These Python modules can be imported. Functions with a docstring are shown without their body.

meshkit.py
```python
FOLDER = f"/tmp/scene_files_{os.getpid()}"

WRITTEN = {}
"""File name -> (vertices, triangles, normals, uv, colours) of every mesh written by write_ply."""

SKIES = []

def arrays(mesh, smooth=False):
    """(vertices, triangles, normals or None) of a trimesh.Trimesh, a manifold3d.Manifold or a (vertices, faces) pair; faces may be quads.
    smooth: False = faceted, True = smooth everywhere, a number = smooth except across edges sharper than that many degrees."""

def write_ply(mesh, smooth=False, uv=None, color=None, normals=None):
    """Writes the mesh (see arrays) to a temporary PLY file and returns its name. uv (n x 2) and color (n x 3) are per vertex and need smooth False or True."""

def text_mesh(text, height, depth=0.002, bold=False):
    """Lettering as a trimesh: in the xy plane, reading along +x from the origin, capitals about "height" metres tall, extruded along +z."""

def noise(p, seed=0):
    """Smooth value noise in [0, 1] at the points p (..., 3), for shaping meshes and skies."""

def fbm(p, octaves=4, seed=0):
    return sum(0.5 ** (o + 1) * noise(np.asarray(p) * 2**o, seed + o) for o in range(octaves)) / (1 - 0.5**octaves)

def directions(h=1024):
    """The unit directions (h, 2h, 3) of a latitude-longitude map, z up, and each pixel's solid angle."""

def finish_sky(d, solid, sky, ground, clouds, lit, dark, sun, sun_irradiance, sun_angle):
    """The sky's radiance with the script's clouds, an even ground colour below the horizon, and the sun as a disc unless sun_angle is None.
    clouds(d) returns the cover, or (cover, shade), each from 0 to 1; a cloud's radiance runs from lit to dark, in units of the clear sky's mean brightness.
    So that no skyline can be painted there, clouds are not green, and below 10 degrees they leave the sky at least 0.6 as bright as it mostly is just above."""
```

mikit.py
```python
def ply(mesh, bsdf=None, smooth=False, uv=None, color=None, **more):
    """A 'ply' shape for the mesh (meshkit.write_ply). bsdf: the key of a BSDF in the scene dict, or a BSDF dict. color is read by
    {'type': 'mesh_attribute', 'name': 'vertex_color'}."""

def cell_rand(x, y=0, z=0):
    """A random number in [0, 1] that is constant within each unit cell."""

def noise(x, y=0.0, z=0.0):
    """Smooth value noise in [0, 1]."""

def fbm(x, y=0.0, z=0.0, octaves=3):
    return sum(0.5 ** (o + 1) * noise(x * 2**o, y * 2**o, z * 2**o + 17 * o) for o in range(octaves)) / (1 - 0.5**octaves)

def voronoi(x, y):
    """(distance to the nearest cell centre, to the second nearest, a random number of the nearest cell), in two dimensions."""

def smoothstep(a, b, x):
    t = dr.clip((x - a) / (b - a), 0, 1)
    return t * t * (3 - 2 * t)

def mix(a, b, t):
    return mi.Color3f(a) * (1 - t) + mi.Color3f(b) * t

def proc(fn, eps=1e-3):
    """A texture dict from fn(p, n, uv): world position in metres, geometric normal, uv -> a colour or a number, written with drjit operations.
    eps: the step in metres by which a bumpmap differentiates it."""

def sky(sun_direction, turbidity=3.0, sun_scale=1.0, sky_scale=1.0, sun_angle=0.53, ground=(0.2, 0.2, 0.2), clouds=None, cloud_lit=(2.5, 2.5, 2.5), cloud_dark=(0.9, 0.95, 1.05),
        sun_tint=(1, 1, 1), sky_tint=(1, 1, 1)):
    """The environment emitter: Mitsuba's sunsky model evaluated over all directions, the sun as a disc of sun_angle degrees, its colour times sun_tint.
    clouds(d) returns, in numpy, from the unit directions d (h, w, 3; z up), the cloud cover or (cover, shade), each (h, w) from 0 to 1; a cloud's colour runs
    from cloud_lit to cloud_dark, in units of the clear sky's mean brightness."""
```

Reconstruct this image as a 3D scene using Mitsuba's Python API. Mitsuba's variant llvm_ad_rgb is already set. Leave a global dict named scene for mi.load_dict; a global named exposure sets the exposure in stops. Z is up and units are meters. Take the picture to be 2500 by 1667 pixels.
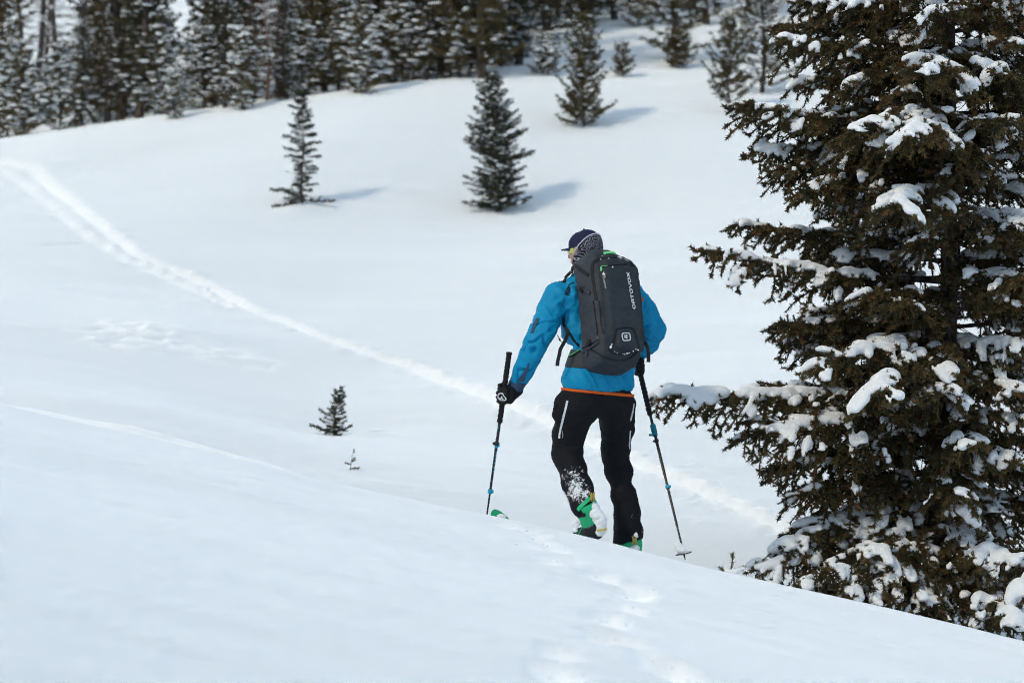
import math
import numpy as np
import trimesh
import drjit as dr
import mitsuba as mi
import mikit
import meshkit
from scipy.interpolate import RBFInterpolator
from scipy.spatial import cKDTree

T = mi.ScalarTransform4f
# ------------------------------------------------------------------ camera, light, exposure
F = 5880.0                                  # focal length in pixels of the 2500 x 1667 photograph (about 85 mm)
HORIZON = 600.0                             # row of the horizon in the photograph
PITCH = math.atan((833.5 - HORIZON) / F)
FOCUS = 13.25
exposure = 2.0
scene = {'type': 'scene'}
labels = {}
scene['camera'] = {'type': 'thinlens', 'fov': 2 * math.degrees(math.atan(1250 / F)), 'fov_axis': 'x',
                   'aperture_radius': 0.0135, 'focus_distance': FOCUS, 'near_clip': 0.1, 'far_clip': 1000.0,
                   'to_world': T().look_at(origin=[0, 0, 0], target=[0, math.cos(PITCH), -math.sin(PITCH)], up=[0, 0, 1])}
SUN = np.array([-0.56, -0.60, 0.72])
SUN = SUN / np.linalg.norm(SUN)


def cloud_cover(d):
    n = meshkit.fbm(d * [2.2, 2.2, 4.0], 4, 5)
    return np.clip(0.80 + 0.5 * (n - 0.5), 0, 1), np.clip(0.45 + 1.2 * (n - 0.5), 0, 1)


scene['sky'] = mikit.sky(SUN.tolist(), turbidity=3, sun_scale=0.24, sky_scale=1.0, sun_angle=6.0, ground=(0.75, 0.78, 0.82),
                         clouds=cloud_cover, cloud_lit=(1.09, 1.335, 1.55), cloud_dark=(0.75, 0.935, 1.10), sun_tint=(0.92, 0.97, 0.98))


def at(px, py, Y):
    """The world point at depth Y that the photograph shows at pixel (px, py)."""
    u, v = (px - 1250) / F, (py - 833.5) / F
    d = np.array([u, math.cos(PITCH) - v * math.sin(PITCH), -math.sin(PITCH) - v * math.cos(PITCH)])
    return d * (Y / d[1])


# ------------------------------------------------------------------ materials
def mat(key, color, rough=0.7, **more):
    scene[key] = {'type': 'twosided', 'bsdf': {'type': 'principled', 'base_color': color if isinstance(color, dict) else {'type': 'rgb', 'value': list(color)},
                                               'roughness': rough, 'specular': more.pop('specular', 0.3), **more}}
    return key


def cell_tint(a, b, c, scale):
    def fn(p, n, uv):
        k = mikit.fbm(p.x * scale, p.y * scale, p.z * scale, 3)
        w = mikit.smoothstep(0.66, 0.74, mikit.noise(p.x * scale * 3.1 + 9, p.y * scale * 3.1, p.z * scale * 3.1))
        return mikit.mix(mikit.mix(a, b, mikit.smoothstep(0.3, 0.7, k)), c, w * 0.6)
    return mikit.proc(fn)


def snow_fn(p, n, uv):
    k = mikit.fbm(p.x * 0.9, p.y * 0.9, p.z * 0.9, 3)
    return mikit.mix((0.85, 0.875, 0.90), (0.885, 0.90, 0.915), k)


def grain_fn(p, n, uv):
    return 0.010 * mikit.fbm(p.x * 26, p.y * 26, p.z * 26, 3) + 0.006 * mikit.fbm(p.x * 7 + p.y * 2, p.y * 2.5, p.z * 5, 2)


scene['snow_base'] = {'type': 'twosided', 'bsdf': {'type': 'principled', 'base_color': mikit.proc(snow_fn), 'roughness': 0.85, 'specular': 0.2}}
scene['ground_snow'] = {'type': 'twosided', 'bsdf': {'type': 'bumpmap', 'texture': mikit.proc(grain_fn, eps=4e-3), 'scale': 1.0,
                        'bsdf': {'type': 'principled', 'base_color': {'type': 'mesh_attribute', 'name': 'vertex_color'}, 'roughness': 0.9, 'specular': 0.15}}}
mat('clump_snow', (0.88, 0.90, 0.92), 0.9, specular=0.15)
mat('spruce_needles', cell_tint((0.036, 0.033, 0.016), (0.100, 0.076, 0.031), (0.18, 0.08, 0.03), 9.0), 0.75, specular=0.2)
mat('fir_needles', cell_tint((0.034, 0.040, 0.026), (0.060, 0.058, 0.032), (0.10, 0.07, 0.04), 5.0), 0.8, specular=0.15)
mat('pine_needles', cell_tint((0.060, 0.052, 0.021), (0.115, 0.092, 0.040), (0.14, 0.08, 0.03), 4.0), 0.8, specular=0.15)
mat('seedling_needles', cell_tint((0.10, 0.085, 0.03), (0.16, 0.13, 0.045), (0.2, 0.12, 0.05), 12.0), 0.75, specular=0.2)
mat('dead_twigs', cell_tint((0.075, 0.050, 0.040), (0.14, 0.092, 0.072), (0.20, 0.11, 0.08), 3.0), 0.9, specular=0.1)
mat('red_twigs', cell_tint((0.11, 0.055, 0.03), (0.17, 0.09, 0.05), (0.10, 0.06, 0.03), 3.0), 0.9, specular=0.1)


def bark_fn(p, n, uv):
    k = mikit.fbm(p.x * 40, p.y * 40, p.z * 9, 3)
    return mikit.mix((0.035, 0.028, 0.024), (0.16, 0.13, 0.115), mikit.smoothstep(0.35, 0.75, k))


mat('bark', mikit.proc(bark_fn), 0.9, specular=0.1)
mat('red_bark', cell_tint((0.16, 0.085, 0.065), (0.30, 0.18, 0.14), (0.10, 0.06, 0.05), 6.0), 0.9, specular=0.1)
mat('dead_bark', cell_tint((0.05, 0.04, 0.04), (0.12, 0.095, 0.09), (0.2, 0.16, 0.14), 5.0), 0.9, specular=0.1)


# ------------------------------------------------------------------ helpers
def add(key, mesh, bsdf, smooth=True, color=None):
    base, n = key, 0
    while key in scene:
        n += 1
        key = f'{base}_{n:03d}'
    scene[key] = mikit.ply(mesh, bsdf, smooth=smooth)
    return key


def label(key, text, category=None, group=None, kind=None):
    d = {'label': text}
    if category:
        d['category'] = category
    if group:
        d['group'] = group
    if kind:
        d['kind'] = kind
    labels[key] = d


def unit(a):
    a = np.asarray(a, float)
    return a / np.maximum(np.linalg.norm(a, axis=-1, keepdims=True), 1e-12)


# ------------------------------------------------------------------ the snow slope as a height field
def smin(a, b, k):
    h = np.clip(0.5 + 0.5 * (b - a) / k, 0, 1)
    return b * (1 - h) + a * h - k * h * (1 - h)


CREST_Y = 12.7
FAR = [(0, 945, 20), (0, 800, 25), (0, 600, 32), (0, 400, 40), (0, 342, 43.5), (0, 350, 48), (0, 200, 62),
       (400, 1000, 20), (400, 800, 26), (400, 600, 32.5), (400, 400, 39), (400, 281, 43.5), (400, 288, 47), (450, 100, 58),
       (830, 1145, 18.5), (820, 1060, 22), (740, 740, 29.5), (745, 500, 35.5), (800, 350, 39), (800, 228, 43), (800, 226, 46),
       (1000, 900, 25.5), (1200, 1000, 22.8), (1225, 520, 35.5), (1200, 350, 39), (1150, 196, 43.5), (1300, 155, 46),
       (1600, 1180, 19), (1600, 900, 24.5), (1600, 600, 32.5), (1425, 308, 40), (1650, 165, 46), (1780, 275, 41), (1500, 70, 51),
       (1940, 1310, 17.2), (2000, 1000, 22), (2000, 700, 29), (2000, 400, 37), (1930, 200, 44), (1930, 60, 52),
       (2400, 1450, 16.4), (2450, 1100, 20.5), (2400, 700, 28.5), (2400, 400, 37), (2400, 150, 46), (2400, 0, 55),
       (1000, 0, 62), (100, -20, 75), (2000, -60, 62), (0, -150, 105), (1250, -200, 100), (2500, -200, 100),
       (-1600, 330, 44), (-1600, 800, 24), (4000, 300, 42), (4200, 1100, 20), (-1400, -150, 100), (4200, -200, 100)]
_fp = np.array([at(*p) for p in FAR])
_far = RBFInterpolator(_fp[:, :2], _fp[:, 2], kernel='thin_plate_spline', smoothing=0.02)
_c0, _c1, _n0 = at(0, 968, CREST_Y), at(2500, 1557, CREST_Y), at(1250, 1630, 6.4)
_cx = (_c1[2] - _c0[2]) / (_c1[0] - _c0[0])
CREST_MID = _c0[2] - _cx * _c0[0]
_cy = (CREST_MID - (_n0[2] - _cx * _n0[0])) / (CREST_Y - 6.4)


def ground_base(x, y):
    """Height of the slope without tracks or prints."""
    x, y = np.asarray(x, float), np.asarray(y, float)
    shp = np.broadcast(x, y).shape
    x, y = np.broadcast_to(x, shp).ravel(), np.broadcast_to(y, shp).ravel()
    lift = 0.003
    near = CREST_MID + lift + _cx * x + _cy * (y - CREST_Y)
    drop = CREST_MID + lift + _cx * x - 0.25 * (y - CREST_Y)
    ridge = smin(near, drop, 0.16)
    far = np.empty_like(x)
    for a in range(0, len(x), 60000):
        q = np.stack([np.clip(x[a:a + 60000], -60, 60), np.clip(y[a:a + 60000], 10, 110)], 1)
        far[a:a + 60000] = _far(q)
    far = np.where(y > 15.0, far, np.minimum(far, ridge - 0.35 + 0.35 * np.clip((y - 13.5) / 1.5, 0, 1)))
    z = -smin(-ridge, -far, 0.25)
    z = np.where(y < CREST_Y - 1.2, ridge, z)
    p = np.stack([x * 0.45 + y * 0.12, y * 0.16 - x * 0.1, x * 0], -1)
    w = np.clip((y - 2) / 6, 0, 1)
    z = z + w * 0.07 * (meshkit.fbm(p * 1.0, 3, 3) - 0.5)
    p2 = np.stack([x * 0.9 + y * 0.5, y * 1.6 - x * 0.35, x * 0], -1)
    z = z + 0.028 * (meshkit.fbm(p2, 3, 11) - 0.5)
    p3 = np.stack([x * 0.7 + y * 0.25, y * 5.5 + x * 1.2, x * 0], -1)
    z = z + 0.014 * np.clip((y - 2) / 4, 0, 1) * (meshkit.fbm(p3, 2, 15) - 0.5)
    return z.reshape(shp)


def hit_ground(px, py, y0=13.5, y1=70.0):
    """The first point of the slope, from depth y0 on, that the photograph shows at the pixel."""
    ys = np.linspace(y0, y1, 1200)
    d = at(px, py, 1.0)
    z = ground_base(d[0] * ys, ys)
    under = np.nonzero(d[2] * ys < z)[0]
    under = under[under > 0]
    i = under[0] if len(under) else len(ys) - 1
    y = ys[i]
    return np.array([d[0] * y, y, float(ground_base(d[0] * y, y))])


def line_on_ground(pts, y0=13.5):
    """A densely sampled polyline on the slope (x, y) through pixels of the photograph."""
    w = np.array([hit_ground(a, b, y0)[:2] for a, b in pts])
    s = np.r_[0, np.cumsum(np.linalg.norm(np.diff(w, axis=0), axis=1))]
    q = np.arange(0, s[-1], 0.02)
    return np.stack([np.interp(q, s, w[:, 0]), np.interp(q, s, w[:, 1])], 1)


TRACKS = [  # pixels, half width of the groove, depth, roughness of the thrown-up snow
    ([(-60, 380), (0, 394), (77, 412), (128, 463), (179, 502), (251, 559), (315, 612), (370, 642), (451, 672), (531, 710), (595, 748), (680, 782), (765, 816), (850, 846), (1000, 893),
      (1210, 975), (1330, 1025), (1550, 1130), (1700, 1195), (1850, 1265), (2000, 1335)], 0.070, 0.050, 1.0),
    ([(-60, 400), (0, 412), (55, 450), (140, 519), (221, 587), (298, 633), (374, 664), (480, 712), (560, 752)], 0.045, 0.030, 0.8),
    ([(110, 600), (220, 595), (262, 600)], 0.05, 0.05, 0.3),
]
SCUFFS = [(300, 800, 0.30), (330, 822, 0.34), (370, 805, 0.28), (270, 826, 0.25), (420, 838, 0.22), (395, 825, 0.25), (530, 868, 0.22), (585, 880, 0.2), (285, 842, 0.2), (230, 824, .15), (640, 890, .15)]
PRINTS = [(1365, 1590), (1355, 1640), (1535, 1450), (1465, 1552), (1520, 1562), (1490, 1512), (1528, 1482), (1475, 1408), (1400, 1365), (1310, 1300), (1360, 1340), (1330, 1320), (1240, 1280), (1600, 1612), (1650, 1632),
          (1340, 1365), (1290, 1330), (1560, 1440)]


def grow(stops):
    """Sample positions whose spacing grows along (position, spacing) stops."""
    out, a = [stops[0][0]], [s[0] for s in stops]
    b = [s[1] for s in stops]
    while out[-1] < stops[-1][0]:
        out.append(out[-1] + float(np.interp(out[-1], a, b)))
    return np.array(out)


xs = grow([(0, 0.036), (2.8, 0.038), (5.5, 0.062), (11, 0.12), (22, 0.6), (70, 2.5)])
xs = np.r_[-xs[:0:-1], xs]
ys = np.r_[np.linspace(-12, 1.2, 24)[:-1], grow([(1.2, 0.12), (4, 0.055), (12.0, 0.055), (12.5, 0.042), (13.4, 0.055), (15, 0.10), (20, 0.08), (32, 0.11), (46, 0.25), (60, 0.8), (120, 3.0)])]
GX, GY = np.meshgrid(xs, ys)
GZ = ground_base(GX, GY)
flat = np.stack([GX.ravel(), GY.ravel()], 1)
dz, fresh_and_sun_tint = np.zeros(len(flat)), np.zeros(len(flat))  # churned snow of the tracks, plus sunlight painted on prints and crest line
for pts, half, depth, rough in TRACKS:
    line = line_on_ground(pts)
    tree = cKDTree(line)
    near = np.nonzero((flat[:, 1] > 14) & (flat[:, 1] < 60) & (np.abs(flat[:, 0]) < 12))[0]
    d, i = tree.query(flat[near], distance_upper_bound=0.8)
    ok = np.isfinite(d)
    near, d, i = near[ok], d[ok], i[ok]
    q = np.column_stack([flat[near], 0 * d])
    wob = meshkit.fbm(q * 2.0, 2, 21) * 0.5 + 0.75
    lump = meshkit.fbm(q * 12.0, 3, 31) ** 1.5 * 1.5
    groove = -depth * np.exp(-(d / (half * wob)) ** 4)
    berm = rough * (0.015 * np.exp(-((d - half * 1.75) / (half * 0.65)) ** 2) * lump * 1.6 + 0.016 * np.exp(-((d - half * 3.0) / (half * 1.5)) ** 2) * np.clip(lump - 0.42, 0, 1) * 3)
    fresh_and_sun_tint[near] = np.maximum(fresh_and_sun_tint[near], rough * np.clip(1.1 * np.exp(-(d / (half * 1.9)) ** 2) * (0.62 + lump), 0, 0.95))
    dz[near] += groove + berm + rough * 0.02 * np.exp(-(d / half) ** 2) * (lump - 0.5)
for px, py, r in SCUFFS:
    c = hit_ground(px, py)[:2]
    q = flat - c
    near = np.nonzero(np.abs(q).max(1) < 2.5 * r)[0]
    q = q[near]
    d2 = (q[:, 0] / (r * 1.2)) ** 2 + (q[:, 1] / (r * 1.6)) ** 2
    lump = np.clip(meshkit.fbm(np.column_stack([flat[near] * 7.5, 0 * d2]), 3, 41) - 0.45, 0, 1)
    dz[near] += 0.07 * lump * np.exp(-d2)
    fresh_and_sun_tint[near] = np.maximum(fresh_and_sun_tint[near], np.clip(lump * 9, 0, 1) * np.exp(-d2))
# hollows of earlier steps in the near slope, and the narrow ski line cut along the crest
for k, (px, py) in enumerate(PRINTS):
    d = at(px, py, 1.0)
    yy = np.linspace(3.5, 13, 1500)
    i = int(np.nonzero(d[2] * yy < ground_base(d[0] * yy, yy))[0][0])
    c = np.array([d[0] * yy[i], yy[i]])
    q = flat - c
    near = np.nonzero(np.abs(q).max(1) < 0.9)[0]
    q = q[near]
    a = 0.055 + 0.02 * ((k * 7) % 5) / 5
    b = 0.16 + 0.03 * ((k * 3) % 4)
    g = np.exp(-((q[:, 0] / a) ** 2 + (q[:, 1] / b) ** 2) ** 2.5)
    rim = np.exp(-((q[:, 0] / (a * 1.7)) ** 2 + ((q[:, 1] - b) / (b * 0.7)) ** 2))
    dep = 0.026 if py > 1390 else 0.016
    fresh_and_sun_tint[near] = np.maximum(fresh_and_sun_tint[near], np.clip(g * 1.3, 0, 1) * (1.0 if py > 1390 else 0.6))  # sunlight caught in the hollows, painted as paler snow
    dz[near] += -dep * g + 0.22 * dep * rim
GZ = GZ + dz.reshape(GX.shape)


def mound(cx, cy, h, r):
    global GZ
    GZ = GZ + h * np.exp(-((GX - cx) ** 2 + (GY - cy) ** 2) / r ** 2)


nx, ny = len(xs), len(ys)
idx = np.arange(nx * ny).reshape(ny, nx)
quads = np.stack([idx[:-1, :-1], idx[:-1, 1:], idx[1:, 1:], idx[1:, :-1]], -1).reshape(-1, 4)

# the narrow line a ski has cut along the crest on the left
d0, d1 = at(-40, 958, 12.75), at(770, 1152, 12.75)
tx = (flat[:, 0] - d0[0]) / (d1[0] - d0[0])
lens = np.clip(np.sin(np.clip(tx, 0, 1) * np.pi), 0, 1) ** 0.8 * (0.8 + 0.4 * meshkit.noise(np.column_stack([flat[:, 0] * 4, 0 * tx, 0 * tx]), 3))
ly = np.exp(-((flat[:, 1] - 12.80) / 0.11) ** 2)
dz += 0.052 * lens * ly
fresh_and_sun_tint = np.maximum(fresh_and_sun_tint, np.clip(1.6 * lens, 0, 1) * np.clip(1.5 * np.exp(-((flat[:, 1] - 12.74) / 0.13) ** 2), 0, 1))  # cut snow, with the sun on its wall painted paler
GZ = GZ + (0.052 * lens * ly).reshape(GX.shape)
tone = meshkit.fbm(np.column_stack([flat * [0.35, 0.8], 0 * fresh_and_sun_tint]), 4, 61)[:, None]
snow_color = np.array([0.785, 0.815, 0.84]) * (0.97 + 0.06 * tone) * (1 - fresh_and_sun_tint[:, None]) + np.array([0.95, 0.95, 0.945]) * fresh_and_sun_tint[:, None]


# ------------------------------------------------------------------ modelling with distance fields
def seg_tree(bones, k):
    """Distance field of round cones ((a, ra), (b, rb)) joined smoothly over k metres."""
    bones = [(np.asarray(a, float), ra, np.asarray(b, float), rb) for (a, ra), (b, rb) in bones]

    def f(p):
        out = None
        for a, ra, b, rb in bones:
            ab = b - a
            t = np.clip(((p - a) @ ab) / max(ab @ ab, 1e-12), 0, 1)
            d = np.linalg.norm(p - a - t[..., None] * ab, axis=-1) - (ra + (rb - ra) * t)
            out = d if out is None else smin(out, d, k)
        return out
    return f


def chain(*nodes):
    return [(nodes[i], nodes[i + 1]) for i in range(len(nodes) - 1)]


def rounded_box(center, axes, half, r, taper=None):
    c, A, h = np.asarray(center, float), np.asarray(axes, float), np.asarray(half, float)

    def f(p):
        q = (p - c) @ A.T
        if taper is not None:
            q = taper(q)
        e = np.abs(q) - (h - r)
        return np.linalg.norm(np.maximum(e, 0), axis=-1) + np.minimum(e.max(-1), 0) - r
    return f


def net(f, lo, hi, h):
    """Surface nets: a smooth closed mesh of f = 0 inside the box."""
    lo, hi = np.asarray(lo, float), np.asarray(hi, float)
    n = np.ceil((hi - lo) / h).astype(int) + 1
    g = np.stack(np.meshgrid(*[lo[i] + h * np.arange(n[i]) for i in range(3)], indexing='ij'), -1)
    D = f(g.reshape(-1, 3)).reshape(n)
    s = D < 0
    C = np.zeros(n - 1, int)
    for a in np.ndindex(2, 2, 2):
        C += s[a[0]:n[0] - 1 + a[0], a[1]:n[1] - 1 + a[1], a[2]:n[2] - 1 + a[2]]
    act = (C > 0) & (C < 8)
    ids = -np.ones(n - 1, int)
    ids[act] = np.arange(act.sum())
    ijk = np.argwhere(act)
    acc, cnt = np.zeros((len(ijk), 3)), np.zeros(len(ijk))
    corners = list(np.ndindex(2, 2, 2))
    for a in corners:
        for ax in range(3):
            if a[ax]:
                continue
            b = list(a)
            b[ax] = 1
            i0, i1 = ijk + a, ijk + b
            d0, d1 = D[tuple(i0.T)], D[tuple(i1.T)]
            cross = (d0 < 0) != (d1 < 0)
            t = np.where(cross, d0 / np.where(d0 == d1, 1, d0 - d1), 0)
            acc += np.where(cross[:, None], i0 + t[:, None] * (i1 - i0), 0)
            cnt += cross
    V = lo + h * acc / np.maximum(cnt, 1)[:, None]
    faces = []
    for ax in range(3):
        o = [x for x in range(3) if x != ax]
        sl0, sl1 = [slice(None)] * 3, [slice(None)] * 3
        sl0[ax], sl1[ax] = slice(0, -1), slice(1, None)
        for x in o:
            sl0[x] = sl1[x] = slice(1, -1)
        c0, c1 = s[tuple(sl0)], s[tuple(sl1)]
        for flip, sel in ((False, c0 & ~c1), (True, ~c0 & c1)):
            e = np.argwhere(sel)
            if not len(e):
                continue
            e[:, o[0]] += 1
            e[:, o[1]] += 1
            q = []
            for da, db in ((-1, -1), (0, -1), (0, 0), (-1, 0)):
                w = e.copy()
                w[:, o[0]] += da
                w[:, o[1]] += db
                q.append(ids[tuple(w.T)])
            q = np.stack(q, 1)
            if flip != (ax == 1):
                q = q[:, ::-1]
            faces.append(q)
    Q = np.vstack(faces)
    return V, np.vstack([Q[:, [0, 1, 2]], Q[:, [0, 2, 3]]])


def around(bones, margin):
    pts = np.array([np.asarray(e[0]) for b in bones for e in b])
    rad = max(e[1] for b in bones for e in b) + margin
    return pts.min(0) - rad, pts.max(0) + rad


def normals_of(f, p, e=2e-3):
    p = np.atleast_2d(p)
    g = np.stack([f(p + e * np.eye(3)[i]) - f(p - e * np.eye(3)[i]) for i in range(3)], -1)
    return unit(g)


def onto(f, px, py, y0=12.4, y1=14.2):
    """Where the sight line through a pixel meets the field f (or passes closest), and the normal there."""
    d = at(px, py, 1.0)
    ys = np.linspace(y0, y1, 61)
    v = f(ys[:, None] * d)
    i = np.nonzero(v < 0)[0]
    k = i[0] if len(i) else int(np.argmin(v))
    for _ in range(2):
        ys = np.linspace(ys[max(k - 1, 0)], ys[min(k + 1, len(ys) - 1)], 25)
        v = f(ys[:, None] * d)
        i = np.nonzero(v < 0)[0]
        k = i[0] if len(i) else int(np.argmin(v))
    y = ys[k]
    p = d * y
    for _ in range(4):
        n = normals_of(f, p)[0]
        p = p - n * f(p[None])[0] if not len(i) else p
    return p, normals_of(f, p)[0]


def tube(path, r, sides=7, closed=False, flat=None, normal=None):
    """A tube (or, with flat = (half width, half thickness), a ribbon) along a path; normal: per-point surface normal for ribbons."""
    P = np.asarray(path, float)
    n = len(P)
    t = unit(np.roll(P, -1, 0) - np.roll(P, 1, 0)) if closed else unit(np.gradient(P, axis=0))
    if normal is None:
        N = np.zeros_like(P)
        v = np.cross(t[0], [0.3, 0.2, 0.9])
        for i in range(n):
            v = v - t[i] * (v @ t[i])
            v = v / max(np.linalg.norm(v), 1e-9)
            N[i] = v
    else:
        N = np.broadcast_to(np.asarray(normal, float), P.shape)
        N = unit(N - t * (N * t).sum(1, keepdims=True))
    B = np.cross(t, N)
    if flat is None:
        a = np.arange(sides) * 2 * np.pi / sides
        r = np.broadcast_to(np.asarray(r, float), (n,))
        ring = P[:, None] + r[:, None, None] * (np.cos(a)[None, :, None] * N[:, None] + np.sin(a)[None, :, None] * B[:, None])
    else:
        sides = 8
        w, h = flat
        c = 0.35 * h
        u = np.array([w, w, w - c, -(w - c), -w, -w, -(w - c), w - c])
        k = np.array([-h + c, h - c, h, h, h - c, -h + c, -h, -h])
        ring = P[:, None] + u[None, :, None] * B[:, None] + k[None, :, None] * N[:, None]
    V = ring.reshape(-1, 3)
    j = np.arange(sides)
    fs = []
    for i in range(n if closed else n - 1):
        a0, b0 = i * sides, ((i + 1) % n) * sides
        fs.append(np.stack([a0 + j, a0 + (j + 1) % sides, b0 + (j + 1) % sides, b0 + j], 1))
    Fq = np.vstack(fs)
    tri = np.vstack([Fq[:, [0, 1, 2]], Fq[:, [0, 2, 3]]])
    if not closed:
        V = np.vstack([V, P[:1], P[-1:]])
        tri = np.vstack([tri, np.stack([j * 0 + n * sides, (j + 1) % sides, j], 1), np.stack([j * 0 + n * sides + 1, (n - 1) * sides + j, (n - 1) * sides + (j + 1) % sides], 1)])
    return V, tri


def join(meshes):
    vs, fs, o = [], [], 0
    for v, f in meshes:
        vs.append(np.asarray(v))
        f = np.asarray(f)
        fs.append((np.vstack([f[:, [0, 1, 2]], f[:, [0, 2, 3]]]) if f.shape[1] == 4 else f) + o)
        o += len(v)
    return np.vstack(vs), np.vstack(fs)


def spline(pts, n=40, closed=False):
    """Catmull-Rom through the points."""
    P = np.asarray(pts, float)
    P = np.vstack([P[-1:], P, P[:2]]) if closed else np.vstack([2 * P[0] - P[1], P, 2 * P[-1] - P[-2]])
    out, m = [], len(P) - 3
    for k in np.linspace(0, m, n, endpoint=not closed):
        i = min(int(k), m - 1)
        t = k - i
        a, b, c, d = P[i:i + 4]
        out.append(0.5 * (2 * b + (c - a) * t + (2 * a - 5 * b + 4 * c - d) * t * t + (3 * b - a - 3 * c + d) * t ** 3))
    return np.array(out)


def lay(f, pixels, lift=0.002, n=40, closed=False, smooth=True, y0=12.4):
    """A path laid on the surface f along pixels of the photograph, and its normals."""
    q = spline(pixels, n, closed) if smooth else np.asarray(pixels, float)
    hit = [onto(f, a, b, y0) for a, b in q]
    P, N = np.array([h[0] for h in hit]), np.array([h[1] for h in hit])
    return P + N * lift, N


def wrinkle(V, N, amount, scale, seed, stretch=None):
    q = V * scale if stretch is None else V @ stretch.T * scale
    w = np.abs(meshkit.fbm(q, 3, seed) - 0.5) * 2
    return V + N * (amount * (0.35 - w))[:, None]


def flat_text(text, height, origin, right, up, f=None, lift=0.0012, depth=0.002, bold=True):
    m = meshkit.text_mesh(text, height, depth, bold=bold)
    v = np.array(m.vertices)
    P = np.asarray(origin) + v[:, :1] * np.asarray(right) + v[:, 1:2] * np.asarray(up)
    if f is not None:
        for _ in range(6):
            n = normals_of(f, P)
            P = P - n * f(P)[:, None]
        P = P + normals_of(f, P) * (lift + v[:, 2:3])
    return P, np.array(m.faces)


# ------------------------------------------------------------------ the ski tourer
H = np.array([-0.50, 0.866, 0.0])            # the way he faces
R = np.array([0.866, 0.50, 0.0])             # his right
mat('skin', (0.50, 0.30, 0.22), 0.55)
BLUE, NAVY = (0.000, 0.235, 0.46), (0.035, 0.075, 0.14)


def jacket_fn(p, n, uv):
    k = mikit.fbm(p.x * 30, p.y * 30, p.z * 30, 2)
    return mikit.mix((0.0, 0.235, 0.455), (0.001, 0.28, 0.52), k)


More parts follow.
